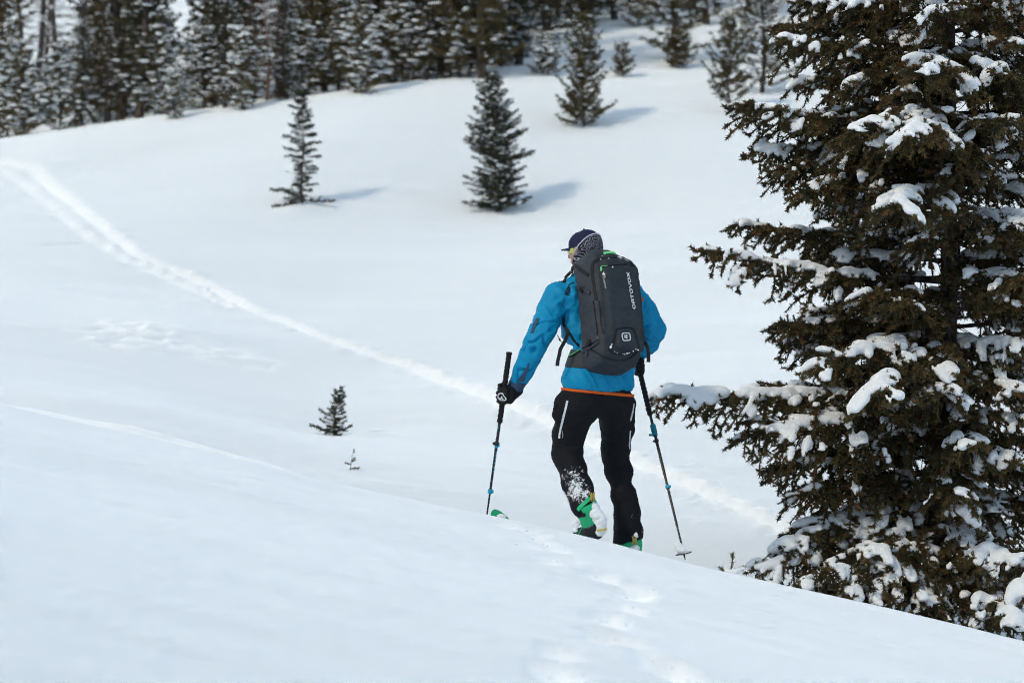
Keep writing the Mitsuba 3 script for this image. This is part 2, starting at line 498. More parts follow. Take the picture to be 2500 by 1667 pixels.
def pants_fn(p, n, uv):
    k = mikit.fbm(p.x * 60, p.y * 60, p.z * 60, 3)
    s = mikit.noise(p.x * 210, p.y * 210, p.z * 210)
    big = mikit.fbm(p.x * 26 + 3, p.y * 26, p.z * 20, 3)
    # snow stuck to the back of the trailing shin, flung up by the ski tail
    c = dr.exp(-dr.square((p.x - SHIN[0] - 0.30 * (SHIN[2] - p.z)) / 0.072) - dr.square((p.z - SHIN[2] + 0.015) / 0.115)) * mikit.smoothstep(13.12, 13.02, p.y)
    speck = mikit.smoothstep(0.665, 0.725, 0.36 * big + 0.32 * k + 0.26 * c + 0.26 * s) * mikit.smoothstep(0.10, 0.35, c)
    cuff = mikit.smoothstep(SHIN[2] - 0.18, SHIN[2] - 0.34, p.z) * mikit.smoothstep(0.80, 0.88, mikit.noise(p.x * 230 + 5, p.y * 230, p.z * 170) * 0.7 + 0.42 * mikit.noise(p.x * 30, p.y * 30, p.z * 14))
    return mikit.mix(mikit.mix((0.0050, 0.0055, 0.0075), (0.0095, 0.0100, 0.0130), k), (0.85, 0.87, 0.9), dr.minimum(speck + cuff, 1.0))


SHIN = at(1402, 1168, 13.02)
SHIN = [float(v) for v in SHIN]
mat('jacket_cloth', mikit.proc(jacket_fn), 0.62, sheen=0.25, specular=0.25)
mat('navy_cloth', NAVY, 0.75, sheen=0.2)
mat('pants_cloth', mikit.proc(pants_fn), 0.75, sheen=0.1, specular=0.2)
mat('orange_trim', (0.75, 0.115, 0.012), 0.6)
mat('white_trim', (0.72, 0.74, 0.78), 0.6)
mat('glove_black', (0.010, 0.010, 0.011), 0.65, specular=0.25)
mat('cap_navy', (0.014, 0.017, 0.055), 0.8, sheen=0.2)
mat('lens_yellow', (0.50, 0.55, 0.10), 0.25, specular=0.6)
mat('boot_green', (0.010, 0.47, 0.19), 0.38, specular=0.5)
mat('boot_black', (0.012, 0.014, 0.017), 0.5)
mat('brass', (0.55, 0.42, 0.12), 0.4, metallic=0.6)
mat('yellow_rubber', (0.55, 0.43, 0.10), 0.6)
mat('print_green', (0.01, 0.50, 0.20), 0.5)
mat('print_grey', (0.30, 0.33, 0.34), 0.5)


def paisley_fn(p, n, uv):
    a, b = p.x * 0.707 + p.y * 0.707, p.z
    d1, d2, w = mikit.voronoi(a * 36 + 3.1 + 0.4 * mikit.noise(a * 40, b * 40), b * 33 + 0.4 * mikit.noise(a * 40 + 9, b * 40))
    ring = mikit.smoothstep(0.80, 0.95, dr.cos(d1 * 21 + w * 3.0) * 0.5 + 0.5) * mikit.smoothstep(0.62, 0.55, d1)
    edge = mikit.smoothstep(0.06, 0.03, d2 - d1) * 0.0
    dots = mikit.smoothstep(0.16, 0.10, mikit.voronoi(a * 85, b * 85)[0]) * mikit.smoothstep(0.5, 0.6, d1)
    return mikit.mix((0.008, 0.008, 0.012), (0.45, 0.44, 0.56), dr.minimum(ring + dots + edge, 1.0))


mat('paisley', mikit.proc(paisley_fn), 0.85)

hips_l, hips_r = at(1412, 978, 13.12), at(1496, 972, 13.24)
knee_l, ank_l = at(1385, 1098, 13.20), at(1438, 1262, 13.01)
knee_r, ank_r = at(1502, 1112, 13.44), at(1540, 1340, 13.36)
sh_l, sh_r = at(1378, 726, 13.22), at(1526, 716, 13.44)
neck, headc = at(1432, 672, 13.36), at(1427, 612, 13.41)
elb_l, wri_l = at(1308, 838, 13.08), at(1262, 948, 13.16)
elb_r, wri_r = at(1600, 806, 13.50), at(1556, 862, 13.77)
chest = at(1455, 770, 13.36)

# the body: one continuous figure under the clothes, with a face
fdir = unit(np.array([-0.76, 0.65, -0.06]))
fright = unit(np.cross(fdir, [0, 0, 1]))
fup = np.cross(fright, fdir)


def hp(a, b, c):
    """A point of the head: right, forward, up of its centre."""
    return headc + a * fright + b * fdir + c * fup


toe_l, toe_r = at(1394, 1338, 13.23), at(1502, 1397, 13.55)
body_bones = (chain((neck, 0.055), (chest, 0.10), (at(1455, 880, 13.22), 0.09), (at(1455, 950, 13.20), 0.085))
              + chain((sh_l, 0.038), (elb_l, 0.030), (wri_l, 0.022)) + chain((sh_r, 0.040), (elb_r, 0.028), (wri_r, 0.020))
              + chain((sh_l, 0.036), (chest, 0.085)) + chain((sh_r, 0.038), (chest, 0.085))
              + chain((hips_l, 0.070), (knee_l, 0.050), (ank_l, 0.036), (at(1450, 1290, 13.03), 0.032), (toe_l, 0.026)) + chain((hips_r, 0.070), (knee_r, 0.050), (ank_r, 0.036), (at(1544, 1388, 13.34), 0.032), (toe_r, 0.026))
              + chain((neck, 0.055), (hp(0, -0.01, -0.06), 0.055)) + chain((hp(0, -0.02, 0.02), 0.076), (hp(0, 0.02, 0.01), 0.072))
              + chain((hp(0, 0.03, -0.04), 0.060), (hp(0, 0.055, -0.085), 0.030)))
face_bones = (chain((hp(0, 0.085, 0.012), 0.010), (hp(0, 0.108, -0.028), 0.013)) + chain((hp(-0.018, 0.082, -0.058), 0.009), (hp(0.018, 0.082, -0.058), 0.009))
              + [((hp(s * 0.078, -0.005, 0.012), 0.011), (hp(s * 0.076, 0.0, -0.025), 0.009)) for s in (-1, 1)])
_fb, _ff = seg_tree(body_bones, 0.03), seg_tree(face_bones, 0.004)


def body_f(p):
    d = smin(_fb(p), _ff(p), 0.012)
    for s in (-1, 1):
        d = -smin(-d, np.linalg.norm(p - hp(s * 0.032, 0.100, 0.008), axis=-1) - 0.017, 0.01)
    return d


lo, hi = around(body_bones, 0.03)
add('person', net(body_f, lo, hi, 0.011), 'skin')
label('person', 'ski tourer in a blue jacket and black trousers walking away uphill with two poles', 'person')
for s in (-1, 1):
    e = trimesh.creation.icosphere(2, 0.0115)
    add('person__eye', (e.vertices + hp(s * 0.032, 0.078, 0.008), e.faces), 'white_trim')

# trousers
leg_l = chain((hips_l + [0, 0, -0.02], 0.106), (at(1389, 1062, 13.19), 0.086), (at(1384, 1102, 13.20), 0.080), (at(1408, 1180, 13.06), 0.074), (at(1428, 1236, 13.00), 0.070))
leg_r = chain((hips_r + [0, 0, -0.02], 0.096), (at(1506, 1050, 13.38), 0.086), (at(1502, 1110, 13.43), 0.075), (at(1511, 1150, 13.43), 0.070), (at(1522, 1204, 13.40), 0.062), (at(1531, 1256, 13.38), 0.074), (at(1534, 1318, 13.36), 0.083))
hip = [((hips_l + [0.015, 0, 0.0], 0.098), (hips_r + [-0.015, 0, 0.0], 0.088)), ((at(1436, 930, 13.17), 0.078), (at(1492, 928, 13.25), 0.078)),
       ((at(1372, 988, 13.09), 0.040), (at(1366, 1010, 13.10), 0.036)), ((at(1532, 985, 13.28), 0.04), (at(1530, 1040, 13.33), 0.03))]
_leg_l, _leg_r, _hip = seg_tree(leg_l, 0.02), seg_tree(leg_r, 0.02), seg_tree(hip, 0.05)
cut_ln, cut_lp = unit(np.array([0.38, 0.30, -0.87])), at(1418, 1262, 13.0)
cut_rn, cut_rp = unit(np.array([0.30, -0.25, -0.92])), at(1538, 1322, 13.30)


def pants_f(p):
    a = np.maximum(_leg_l(p), (p - cut_lp) @ cut_ln)
    b = np.maximum(_leg_r(p), (p - cut_rp) @ cut_rn)
    d = smin(smin(a, b, 0.015), _hip(p), 0.06)
    return np.maximum(d, p[..., 2] - at(1450, 905, 13.2)[2])


lo, hi = around(leg_l + leg_r + hip, 0.02)
v, f = net(pants_f, lo, hi, 0.0085)
nn = normals_of(pants_f, v)
low = np.clip((v[:, 2] - hips_l[2] + 0.1) / -0.25, 0.0, 1)
fold = np.sin(v[:, 2] * 46 + 3.0 * meshkit.fbm(v * [7, 7, 3], 2, 5) * 3) * meshkit.fbm(v * 8, 2, 9)
v = wrinkle(v, nn, 0.012, 13, 3) + nn * (0.009 * low * fold)[:, None]
add('person__trousers', (v, f), 'pants_cloth')
label('person__trousers', 'black ski trousers with snow stuck to the left shin')


def on_pants(pixels, w, key, m, n=24, lift=0.004):
    P, N = lay(pants_f, pixels, lift, n)
    add(key, tube(P, 0, flat=(w, 0.003), normal=N), m, smooth=30)


on_pants([(1386, 978), (1381, 1000), (1375, 1022), (1370, 1046), (1366, 1069)], 0.0058, 'person__trousers__zip', 'white_trim')
on_pants([(1546, 985), (1543, 1005), (1538, 1026)], 0.0042, 'person__trousers__zip', 'white_trim')
on_pants([(1538, 1050), (1536, 1074), (1535, 1094)], 0.0038, 'person__trousers__zip', 'white_trim')
on_pants([(1379, 1200), (1381, 1216), (1385, 1232)], 0.0028, 'person__trousers__zip', 'white_trim')
on_pants([(1373, 1051), (1375, 1060), (1374, 1068)], 0.0022, 'person__trousers__tag', 'print_grey')
for pts in ([(1352, 1000), (1372, 968), (1392, 950)], [(1352, 1084), (1385, 1090), (1416, 1102)], [(1500, 1283), (1530, 1276), (1560, 1272)]):
    on_pants(pts, 0.0018, 'person__trousers__seam', 'boot_black', lift=0.0035)

# jacket: torso, hem and sleeves, with folds
torso = [((at(1394, 730, 13.22), 0.085), (at(1518, 722, 13.42), 0.085)), ((at(1412, 800, 13.22), 0.100), (at(1508, 795, 13.37), 0.105)),
         ((at(1431, 880, 13.15), 0.092), (at(1504, 876, 13.26), 0.094)), ((at(1421, 930, 13.12), 0.109), (at(1502, 924, 13.25), 0.109)), ((at(1408, 700, 13.30), 0.070), (at(1460, 700, 13.36), 0.085))]
sl_l = chain((at(1362, 722, 13.20), 0.072), (at(1346, 760, 13.17), 0.074), (at(1325, 806, 13.10), 0.074), (at(1306, 842, 13.08), 0.067), (at(1296, 866, 13.09), 0.063), (at(1278, 905, 13.12), 0.057), (at(1264, 936, 13.15), 0.047))
sl_r = chain((at(1540, 722, 13.46), 0.080), (at(1570, 765, 13.48), 0.074), (at(1594, 806, 13.50), 0.066), (at(1580, 838, 13.56), 0.058), (at(1566, 856, 13.68), 0.043), (at(1558, 862, 13.76), 0.036))
coll = chain((at(1424, 690, 13.33), 0.078), (at(1428, 664, 13.36), 0.068))
_tor, _sl, _sr, _co = seg_tree(torso, 0.06), seg_tree(sl_l, 0.012), seg_tree(sl_r, 0.02), seg_tree(coll, 0.02)
hem_p, hem_n = at(1462, 956, 13.12), unit(np.array([-0.10, -0.04, -1.0]))


def jacket_f(p):
    d = smin(smin(_tor(p), _sl(p), 0.028), smin(_sr(p), _co(p), 0.02), 0.03)
    return np.maximum(d, (p - hem_p) @ hem_n)


def jacket_folds(v, nn):
    ax = unit(at(1264, 936, 13.15) - at(1362, 722, 13.20))
    s = (v - at(1362, 722, 13.20)) @ ax
    on_arm = np.clip(1 - _sl(v) / 0.02, 0, 1) * np.clip((s - 0.10) / 0.12, 0, 1)
    g = np.abs(np.sin(s * 44 + 5.0 * meshkit.fbm(v * 9, 2, 31) * 2 + (v @ [30, -12, 6])))
    arm = -0.024 * np.exp(-(g / 0.34) ** 2) * meshkit.fbm(v * 7, 2, 33) * 1.9
    ax2 = unit(at(1566, 858, 13.64) - at(1594, 806, 13.5))
    s2 = (v - at(1594, 806, 13.5)) @ ax2
    on_r = np.clip(1 - _sr(v) / 0.02, 0, 1)
    g2 = np.abs(np.sin(s2 * 52 + 6.0 * meshkit.fbm(v * 9, 2, 35)))
    arm2 = -0.018 * np.exp(-(g2 / 0.4) ** 2) * np.clip((s2 + 0.10) / 0.08, 0, 1)
    low = np.clip((at(1450, 890, 13.2)[2] - v[:, 2]) / 0.05, 0, 1) * (1 - on_arm)
    u = v @ R
    hem = 0.022 * low * np.clip(-((v - hem_p) @ hem_n) / 0.03, 0, 1) * (0.35 - np.abs(meshkit.fbm(np.stack([u * 26 + v[:, 2] * 15, v[:, 2] * 4, u * 0], -1), 3, 41) - 0.5) * 3.2)
    mid = 0.026 * (1 - on_arm) * (1 - low) * (0.30 - np.abs(meshkit.fbm(np.stack([u * 15 + v[:, 2] * 6, v[:, 1] * 8, v[:, 2] * 9 - u * 5], -1), 3, 43) - 0.5) * 3.0)
    return v + nn * (on_arm * arm + on_r * arm2 + hem + mid)[:, None]


lo, hi = around(torso + sl_l + sl_r + coll, 0.02)
v, f = net(jacket_f, lo, hi, 0.0078)
v = jacket_folds(v, normals_of(jacket_f, v))
add('person__jacket', (v, f), 'jacket_cloth')
label('person__jacket', 'bright blue softshell jacket')
# orange hem binding: the outline of the jacket in its hem plane
c0 = at(1462, 940, 13.18)
ring = []
e1 = unit(R - hem_n * (R @ hem_n))
e2 = np.cross(hem_n, e1)
for a in np.linspace(0, 2 * np.pi, 80, endpoint=False):
    d = np.cos(a) * e1 + np.sin(a) * e2
    base = c0 - hem_n * ((c0 - hem_p) @ hem_n + 0.002)
    r = np.linspace(0.02, 0.40, 300)
    i = np.nonzero(jacket_f(base + r[:, None] * d) > 0)[0][0]
    q = np.nonzero(pants_f(base + hem_n * 0.006 + r[:, None] * d) > 0)[0][0]
    ring.append(base + d * max(r[i] - 0.005, r[q] + 0.003) + hem_n * 0.006)
add('person__jacket__hem', tube(np.array(ring), 0, closed=True, flat=(0.0068, 0.010), normal=np.array(ring) - c0), 'orange_trim')
label('person__jacket__hem', 'orange hem binding')
cu = seg_tree([((at(1271, 921, 13.14), 0.0490), (at(1257, 946, 13.16), 0.0435))], 0.01)
cn = unit(at(1257, 946, 13.16) - at(1267, 929, 13.145))
cuff_f = lambda p: np.maximum(np.maximum(cu(p), (p - at(1256.5, 947, 13.16)) @ cn), (at(1269, 926, 13.14) - p) @ cn)
add('person__jacket__cuff', net(cuff_f, at(1262, 938, 13.15) - 0.12, at(1262, 938, 13.15) + 0.12, 0.006), 'navy_cloth')
label('person__jacket__cuff', 'navy sleeve cuff')
P, N = lay(jacket_f, [(1291, 886), (1285, 904), (1278, 918), (1272, 930)], 0.0005, 16)
wd = np.linspace(0.003, 0.019, 16)
add('person__jacket__gusset', join([tube(P[i:i + 2] if i < 15 else P[i - 1:i + 1], 0, flat=(wd[i], 0.004), normal=N[i:i + 2] if i < 15 else N[i - 1:i + 1]) for i in range(15)]), 'navy_cloth')
P, N = lay(jacket_f, [(1313, 777), (1305, 795), (1299, 813)], 0.0005, 14)
add('person__jacket__elbow_patch', tube(P, 0, flat=(0.011, 0.002), normal=N), 'navy_cloth')
for pts in ([(1362, 700), (1368, 722), (1376, 752), (1380, 780)], [(1545, 935), (1541, 915), (1540, 898)], [(1330, 725), (1347, 704), (1368, 690)]):
    P, N = lay(jacket_f, pts, 0.0, 24)
    add('person__jacket__seam', tube(P, 0.0016, 5), 'navy_cloth')

# cap, patterned headscarf pulled over its back, glasses
crown = seg_tree([((hp(0, -0.022, 0.034), 0.083), (hp(0, 0.012, 0.030), 0.079))], 0.02)
scarf_n = unit(-0.72 * fdir - 0.68 * fup + 0.12 * fright)
scarf_p = hp(0, -0.060, 0.060)
_sc = seg_tree([((hp(0, -0.022, 0.010), 0.0855), (hp(0, 0.012, 0.0), 0.082)), ((hp(0, -0.012, -0.02), 0.080), (neck + [0, 0, 0.0], 0.069))], 0.03)
scarf0 = lambda p: smin(_sc(p), crown(p) - 0.0035, 0.01)
scarf_f = lambda p: np.maximum(scarf0(p), -((p - scarf_p) @ scarf_n) - 0.0)
cap_f = lambda p: np.maximum(crown(p), -((p - hp(0, 0, 0.012)) @ unit(fup - 0.05 * fdir)))
add('person__cap', net(cap_f, headc - 0.15, headc + 0.15, 0.006), 'cap_navy')
label('person__cap', 'navy peaked cap')
bp = []
for a in np.linspace(-1.25, 1.25, 25):
    bp.append([hp(math.sin(a) * 0.078, math.cos(a) * 0.086 + 0.004, 0.020), hp(math.sin(a) * 0.082, math.cos(a) * 0.086 + 0.068 * max(0.0, math.cos(a * 1.15)) ** 0.7, 0.016 - 0.010 * math.sin(a) ** 2)])
bp = np.array(bp)
top = np.vstack([bp[:, 0], bp[:, 1]])
bot = top - fup * 0.006
m = len(bp)
j = np.arange(m - 1)
fq = np.vstack([np.stack([j, j + 1, m + j + 1, m + j], 1), np.stack([2 * m + j + 1, 2 * m + j, 3 * m + j, 3 * m + j + 1], 1), np.stack([m + j, m + j + 1, 3 * m + j + 1, 3 * m + j], 1)])
add('person__cap__peak', (np.vstack([top, bot]), fq), 'cap_navy', smooth=40)
ico = trimesh.creation.icosphere(2, 0.008)
add('person__cap__button', (ico.vertices * [1, 1, 0.6] + hp(0, -0.004, 0.117), ico.faces), 'cap_navy')
add('person__headscarf', net(scarf_f, headc - 0.24, headc + 0.2, 0.006), 'paisley')
label('person__headscarf', 'black headscarf with white paisley pattern')
rim = []
for a in np.linspace(0, 2 * np.pi, 90, endpoint=False):
    e1, e2 = fright, np.cross(scarf_n, fright)
    d = np.cos(a) * e1 + np.sin(a) * e2
    r = np.linspace(0.0, 0.14, 300)
    i = np.nonzero(scarf0(scarf_p - scarf_n * 0.0 + 0.03 * e2 * 0 + r[:, None] * d) > 0)[0]
    rim.append(scarf_p + d * (r[i[0]] if len(i) else 0.14))
add('person__headscarf__edging', tube(np.array(rim), 0.0028, 6, closed=True), 'white_trim')
gl = np.array([hp(math.sin(a) * 0.080, math.cos(a) * 0.098, 0.002) for a in np.linspace(-1.45, 1.45, 24)])
add('person__glasses', tube(gl, 0, flat=(0.013, 0.003), normal=unit(gl - headc)), 'lens_yellow')
label('person__glasses', 'yellow-green wraparound glasses')


# poles first, so that the hands can close on them
def pole_axis(a, b):
    return np.asarray(a), unit(np.asarray(b) - np.asarray(a))


pl_top, pl_tip = at(1243.5, 859, 13.10), at(1188, 1262, 13.16)
pr_top, pr_tip = at(1551, 862, 13.70), at(1673, 1366, 13.02)


def glove(axis_p, wrist, grip, side, key, k_thick=1.0):
    """A gloved fist round a pole: palm, four fingers curled about the shaft and a thumb."""
    ax = axis_p
    out = unit(wrist - grip - ax * ((wrist - grip) @ ax))
    bk = np.cross(ax, out) * side
    bones = [((wrist, 0.032 * k_thick), (grip + out * 0.050 + bk * 0.006, 0.033)), ((grip + out * 0.046 - ax * 0.028, 0.022), (grip + out * 0.046 + ax * 0.030, 0.021)),
             ((grip + out * 0.030 + bk * 0.022 - ax * 0.026, 0.020), (grip + out * 0.030 + bk * 0.022 + ax * 0.028, 0.019))]
    fing = []
    for i, (o, s) in enumerate(((-0.036, 0.96), (-0.012, 1.06), (0.012, 1.0), (0.034, 0.84))):
        c = grip + ax * o
        r = 0.0285 * s
        pts = [c + r * (math.cos(a) * out + math.sin(a) * bk) + ax * (0.004 * (1 - math.cos(a))) for a in (1.0, 1.9, 2.9, 3.9, 4.6)]
        pts[1] = pts[1] + 0.006 * unit(pts[1] - c)
        rad = [0.0135 * s, 0.0132 * s, 0.0122 * s, 0.0115 * s, 0.0105 * s]
        fing += chain(*zip(pts, rad))
    th = [grip + out * 0.052 - bk * 0.012 - ax * 0.026, grip + out * 0.020 - bk * 0.032 - ax * 0.048, grip - out * 0.012 - bk * 0.030 - ax * 0.046]
    fing += chain((th[0], 0.016), (th[1], 0.014), (th[2], 0.0115))
    fp, ff = seg_tree(bones, 0.02), seg_tree(fing, 0.0035)
    gf = lambda p: smin(fp(p), ff(p), 0.008)
    lo, hi = around(bones + fing, 0.02)
    add(key, net(gf, lo, hi, 0.0042), 'glove_black')
    return gf


ax_l, ax_r = unit(pl_tip - pl_top), unit(pr_tip - pr_top)
grip_l = pl_top + ax_l * 0.236
grip_r = pr_top + ax_r * 0.075
glove_l = glove(ax_l, at(1262, 952, 13.17), grip_l, 1, 'person__glove', 1.1)
glove(ax_r, at(1554, 862, 13.80), grip_r, -1, 'person__glove', 0.85)
label('person__glove', 'black glove with a white emblem on its back')
c = at(1225, 968, 13.05)
em = [(1216, 967), (1218, 962), (1223, 960), (1227, 961), (1231, 967), (1235, 973), (1234, 976), (1229, 977), (1222, 976), (1218, 972)]
P, N = lay(glove_l, em, 0.001, 30, closed=True)
em2, N2 = lay(glove_l, [(1221, 973), (1225, 971), (1225, 967)], 0.001, 8)
em3, N3 = lay(glove_l, [(1224, 971), (1229, 975)], 0.001, 6, smooth=False)
add('person__glove__emblem', join([tube(P, 0, closed=True, flat=(0.0028, 0.0012), normal=N), tube(em2, 0, flat=(0.0028, 0.0012), normal=N2), tube(em3, 0, flat=(0.0028, 0.0012), normal=N3)]), 'white_trim')


# boots
def boot(ankle, top, heel, toe, key, snowy):
    sh = chain((heel, 0.047), ((heel + toe) / 2 + [0, 0, 0.012], 0.050), (toe, 0.040))
    cu = chain((ankle, 0.055), (top, 0.066))
    fs, fc = seg_tree(sh, 0.03), seg_tree(cu, 0.03)
    shell_f = lambda p: smin(fs(p), seg_tree([((ankle, 0.048), (heel, 0.045))], 0.02)(p), 0.03)
    lo, hi = around(sh + cu, 0.02)
    add(key, net(lambda p: np.maximum(fc(p), (p - top) @ unit(top - ankle) - 0.03), lo, hi, 0.007), 'boot_green')
    add(key + '__shell', net(shell_f, lo, hi, 0.007), 'boot_black')
    return fc, shell_f


bl_ank, bl_top, bl_heel, bl_toe = at(1440, 1270, 13.02), at(1430, 1236, 12.99), at(1452, 1294, 13.02), at(1392, 1340, 13.24)
fc_l, fs_l = boot(bl_ank, bl_top, bl_heel, bl_toe, 'person__boot', True)
label('person__boot', 'green and black ski boot lifted at the heel, caked with snow')
fc_r, fs_r = boot(at(1541, 1362, 13.36), at(1540, 1328, 13.355), at(1546, 1392, 13.33), at(1500, 1398, 13.56), 'person__boot', False)


def cake(centers, key, seed, cellsize=0.005, k=0.02, rough=0.012):
    b = [((c, r), (c + [1e-4, 0, 0], r)) for c, r in centers]
    g = seg_tree(b, k)
    lo, hi = around(b, 0.02)
    fn = lambda p: g(p) + rough * (meshkit.fbm(p * 55, 3, seed) - 0.5) * 2
    labels[add(key, net(fn, lo, hi, cellsize), 'clump_snow')] = {'kind': 'stuff'}


cake([(at(1452, 1238, 12.955), 0.026), (at(1460, 1256, 12.95), 0.034), (at(1466, 1272, 12.95), 0.034), (at(1468, 1288, 12.955), 0.026), (at(1447, 1254, 12.952), 0.022), (at(1462, 1302, 12.965), 0.016), (at(1472, 1298, 12.96), 0.014)], 'person__boot__snow', 3)
cake([(at(1415, 1268, 13.0), 0.017), (at(1407, 1282, 13.0), 0.013), (at(1404, 1294, 13.0), 0.010)], 'person__boot__snow', 4)
cake([(at(1552, 1338, 13.29), 0.022), (at(1542, 1342, 13.28), 0.016), (at(1553, 1302, 13.275), 0.010), (at(1554, 1310, 13.275), 0.008)], 'person__boot_001__snow', 5, rough=0.009)
b1 = trimesh.creation.box([0.056, 0.012, 0.010])
yaw = trimesh.transformations.rotation_matrix(-0.15, [0, 1, 0])
b1.apply_transform(yaw)
add('person__boot__heel_piece', (b1.vertices + at(1470, 1293, 12.925), b1.faces), 'yellow_rubber', smooth=False)
for q, ky in (((1446, 1212, 12.925), 'person__boot__buckle'), ((1549, 1318, 13.275), 'person__boot_001__buckle')):
    c = at(*q)
    bars = [tube(np.array([c + [dx, 0, 0.022], c + [dx * 0.6, -0.006, 0.0], c + [dx, 0, -0.022]]), 0.0032, 6) for dx in (-0.013, -0.004, 0.006, 0.014)]
    add(ky, join(bars), 'brass')
P, N = lay(fc_l, [(1425, 1256)], 0.004, 1, smooth=False)
disc = trimesh.creation.cylinder(0.012, 0.006, sections=20)
disc.apply_transform(trimesh.geometry.align_vectors([0, 0, 1], N[0]))
add('person__boot__rivet', (disc.vertices + P[0], disc.faces), 'boot_black', smooth=30)
P, N = lay(fc_l, [(1412, 1244), (1421, 1233), (1432, 1224), (1440, 1216)], 0.004, 14)
add('person__boot__strap', tube(P, 0, flat=(0.010, 0.004), normal=N), 'boot_green', smooth=30)
P, N = lay(fs_l, [(1434, 1276), (1441, 1272), (1444, 1280), (1438, 1288), (1432, 1284)], 0.002, 20, closed=True)
P2, N2 = lay(fs_l, [(1430, 1273), (1447, 1284)], 0.002, 6, smooth=False)
add('person__boot__emblem', join([tube(P, 0.0011, 5, closed=True), tube(P2, 0.0011, 5)]), 'print_grey')
o, n0 = onto(fs_l, 1416, 1303)
rt = unit(at(1430, 1287, 13.0) - at(1416, 1303, 13.0))
add('person__boot__lettering', flat_text('TECNICA', 0.013, o - rt * 0.035, rt, unit(np.cross(n0, rt)), fs_l), 'print_green', smooth=False)


# ------------------------------------------------------------------ backpack
mat('pack_cloth', cell_tint((0.022, 0.030, 0.039), (0.027, 0.035, 0.045), (0.031, 0.040, 0.050), 20), 0.68, sheen=0.15)
mat('pack_side', cell_tint((0.038, 0.043, 0.052), (0.044, 0.049, 0.059), (0.047, 0.052, 0.062), 20), 0.7, sheen=0.15)  # sun on the left side of the pack painted into a lighter grey
mat('webbing', (0.013, 0.014, 0.016), 0.7)
mat('buckle_grey', (0.03, 0.032, 0.036), 0.4, specular=0.5)
mat('neon_green', (0.24, 0.85, 0.30), 0.55)
mat('pole_black', (0.012, 0.012, 0.013), 0.35, specular=0.5)
mat('grip_foam', (0.012, 0.012, 0.013), 0.85)
mat('teal_plastic', (0.0, 0.17, 0.24), 0.4, specular=0.5)
mat('cyan_plastic', (0.0, 0.30, 0.50), 0.35, specular=0.5)
mat('ski_green', (0.005, 0.36, 0.155), 0.35, specular=0.5)
mat('basket_grey', (0.10, 0.10, 0.11), 0.5)

pc = at(1486, 755, 13.115)
pT = unit(at(1474, 630, 13.30) - at(1497, 880, 13.06))
pU = unit(R - pT * (R @ pT))
pW = np.cross(pU, pT)
pW = pW if pW @ H < 0 else -pW
AX = np.array([pU, pW, pT])


def pack_taper(q):
    t = q[..., 2]
    q = q.copy()
    q[..., 1] = q[..., 1] + 0.05 * np.clip((t - 0.13) / 0.2, 0, 1) ** 2 + 0.03 * np.clip((-0.20 - t) / 0.12, 0, 1) ** 2
    q[..., 0] = np.where(q[..., 0] > 0, q[..., 0] * (1 + 0.42 * np.clip((t - 0.16) / 0.16, 0, 1) ** 2), q[..., 0])
    q[..., 2] = q[..., 2] + 0.055 * np.clip((np.abs(q[..., 0] + 0.02) - 0.03) / 0.12, 0, 1) ** 2 * (t > 0) * np.clip(t / 0.2, 0, 1)
    q[..., 0] = q[..., 0] * (1 + 0.18 * np.clip((t - 0.22) / 0.1, 0, 1) ** 2 + 0.12 * np.clip((-0.22 - t) / 0.1, 0, 1))
    return q


pack_box = rounded_box(pc, AX, [0.147, 0.112, 0.343], 0.060, pack_taper)
panel = rounded_box(pc + 0.028 * pU + 0.085 * pW + 0.020 * pT, AX, [0.118, 0.050, 0.255], 0.036, pack_taper)
pocket = rounded_box(pc + 0.035 * pU + 0.118 * pW - 0.212 * pT, AX, [0.086, 0.026, 0.066], 0.022)
pack_f = lambda p: smin(smin(pack_box(p), panel(p), 0.010), pocket(p), 0.006)


def ploc(v):
    return (v - pc) @ AX.T


v, f = net(pack_f, pc - [0.30, 0.30, 0.40], pc + [0.30, 0.30, 0.40], 0.0065)
nn = normals_of(pack_f, v)
q = ploc(v)
soft = np.clip(1.2 - np.abs(pocket(v)) / 0.03, 0.15, 1)
v = v + nn * (0.011 * (meshkit.fbm(q * [10, 10, 15] + 4, 3, 51) - 0.5) + 0.006 * (0.3 - np.abs(meshkit.fbm(q @ np.array([[14, 0, 5], [0, 14, 0], [-5, 0, 22]]), 2, 57) - 0.5) * 2))[:, None]
side = (q[:, 0] < -0.108) & (nn @ pU < -0.35)
fs = side[f].mean(1) > 0.5
add('backpack', (v, f[~fs]), 'pack_cloth')
label('backpack', 'dark grey touring backpack with white lettering worn on the blue jacket', 'backpack')
add('backpack__side_panel', (v, f[fs]), 'pack_side')
label('backpack__side_panel', 'grey side panel with sunlight painted in as a lighter tone')


def band(key, pixels, w, m='webbing', th=0.003, lift=0.004, n=30, closed=False, smooth=True, surf=None):
    P, N = lay(surf or pack_f, pixels, lift, n, closed, smooth)
    add(key, tube(P, 0, closed=closed, flat=(w, th), normal=N), m, smooth=30)
    return P, N


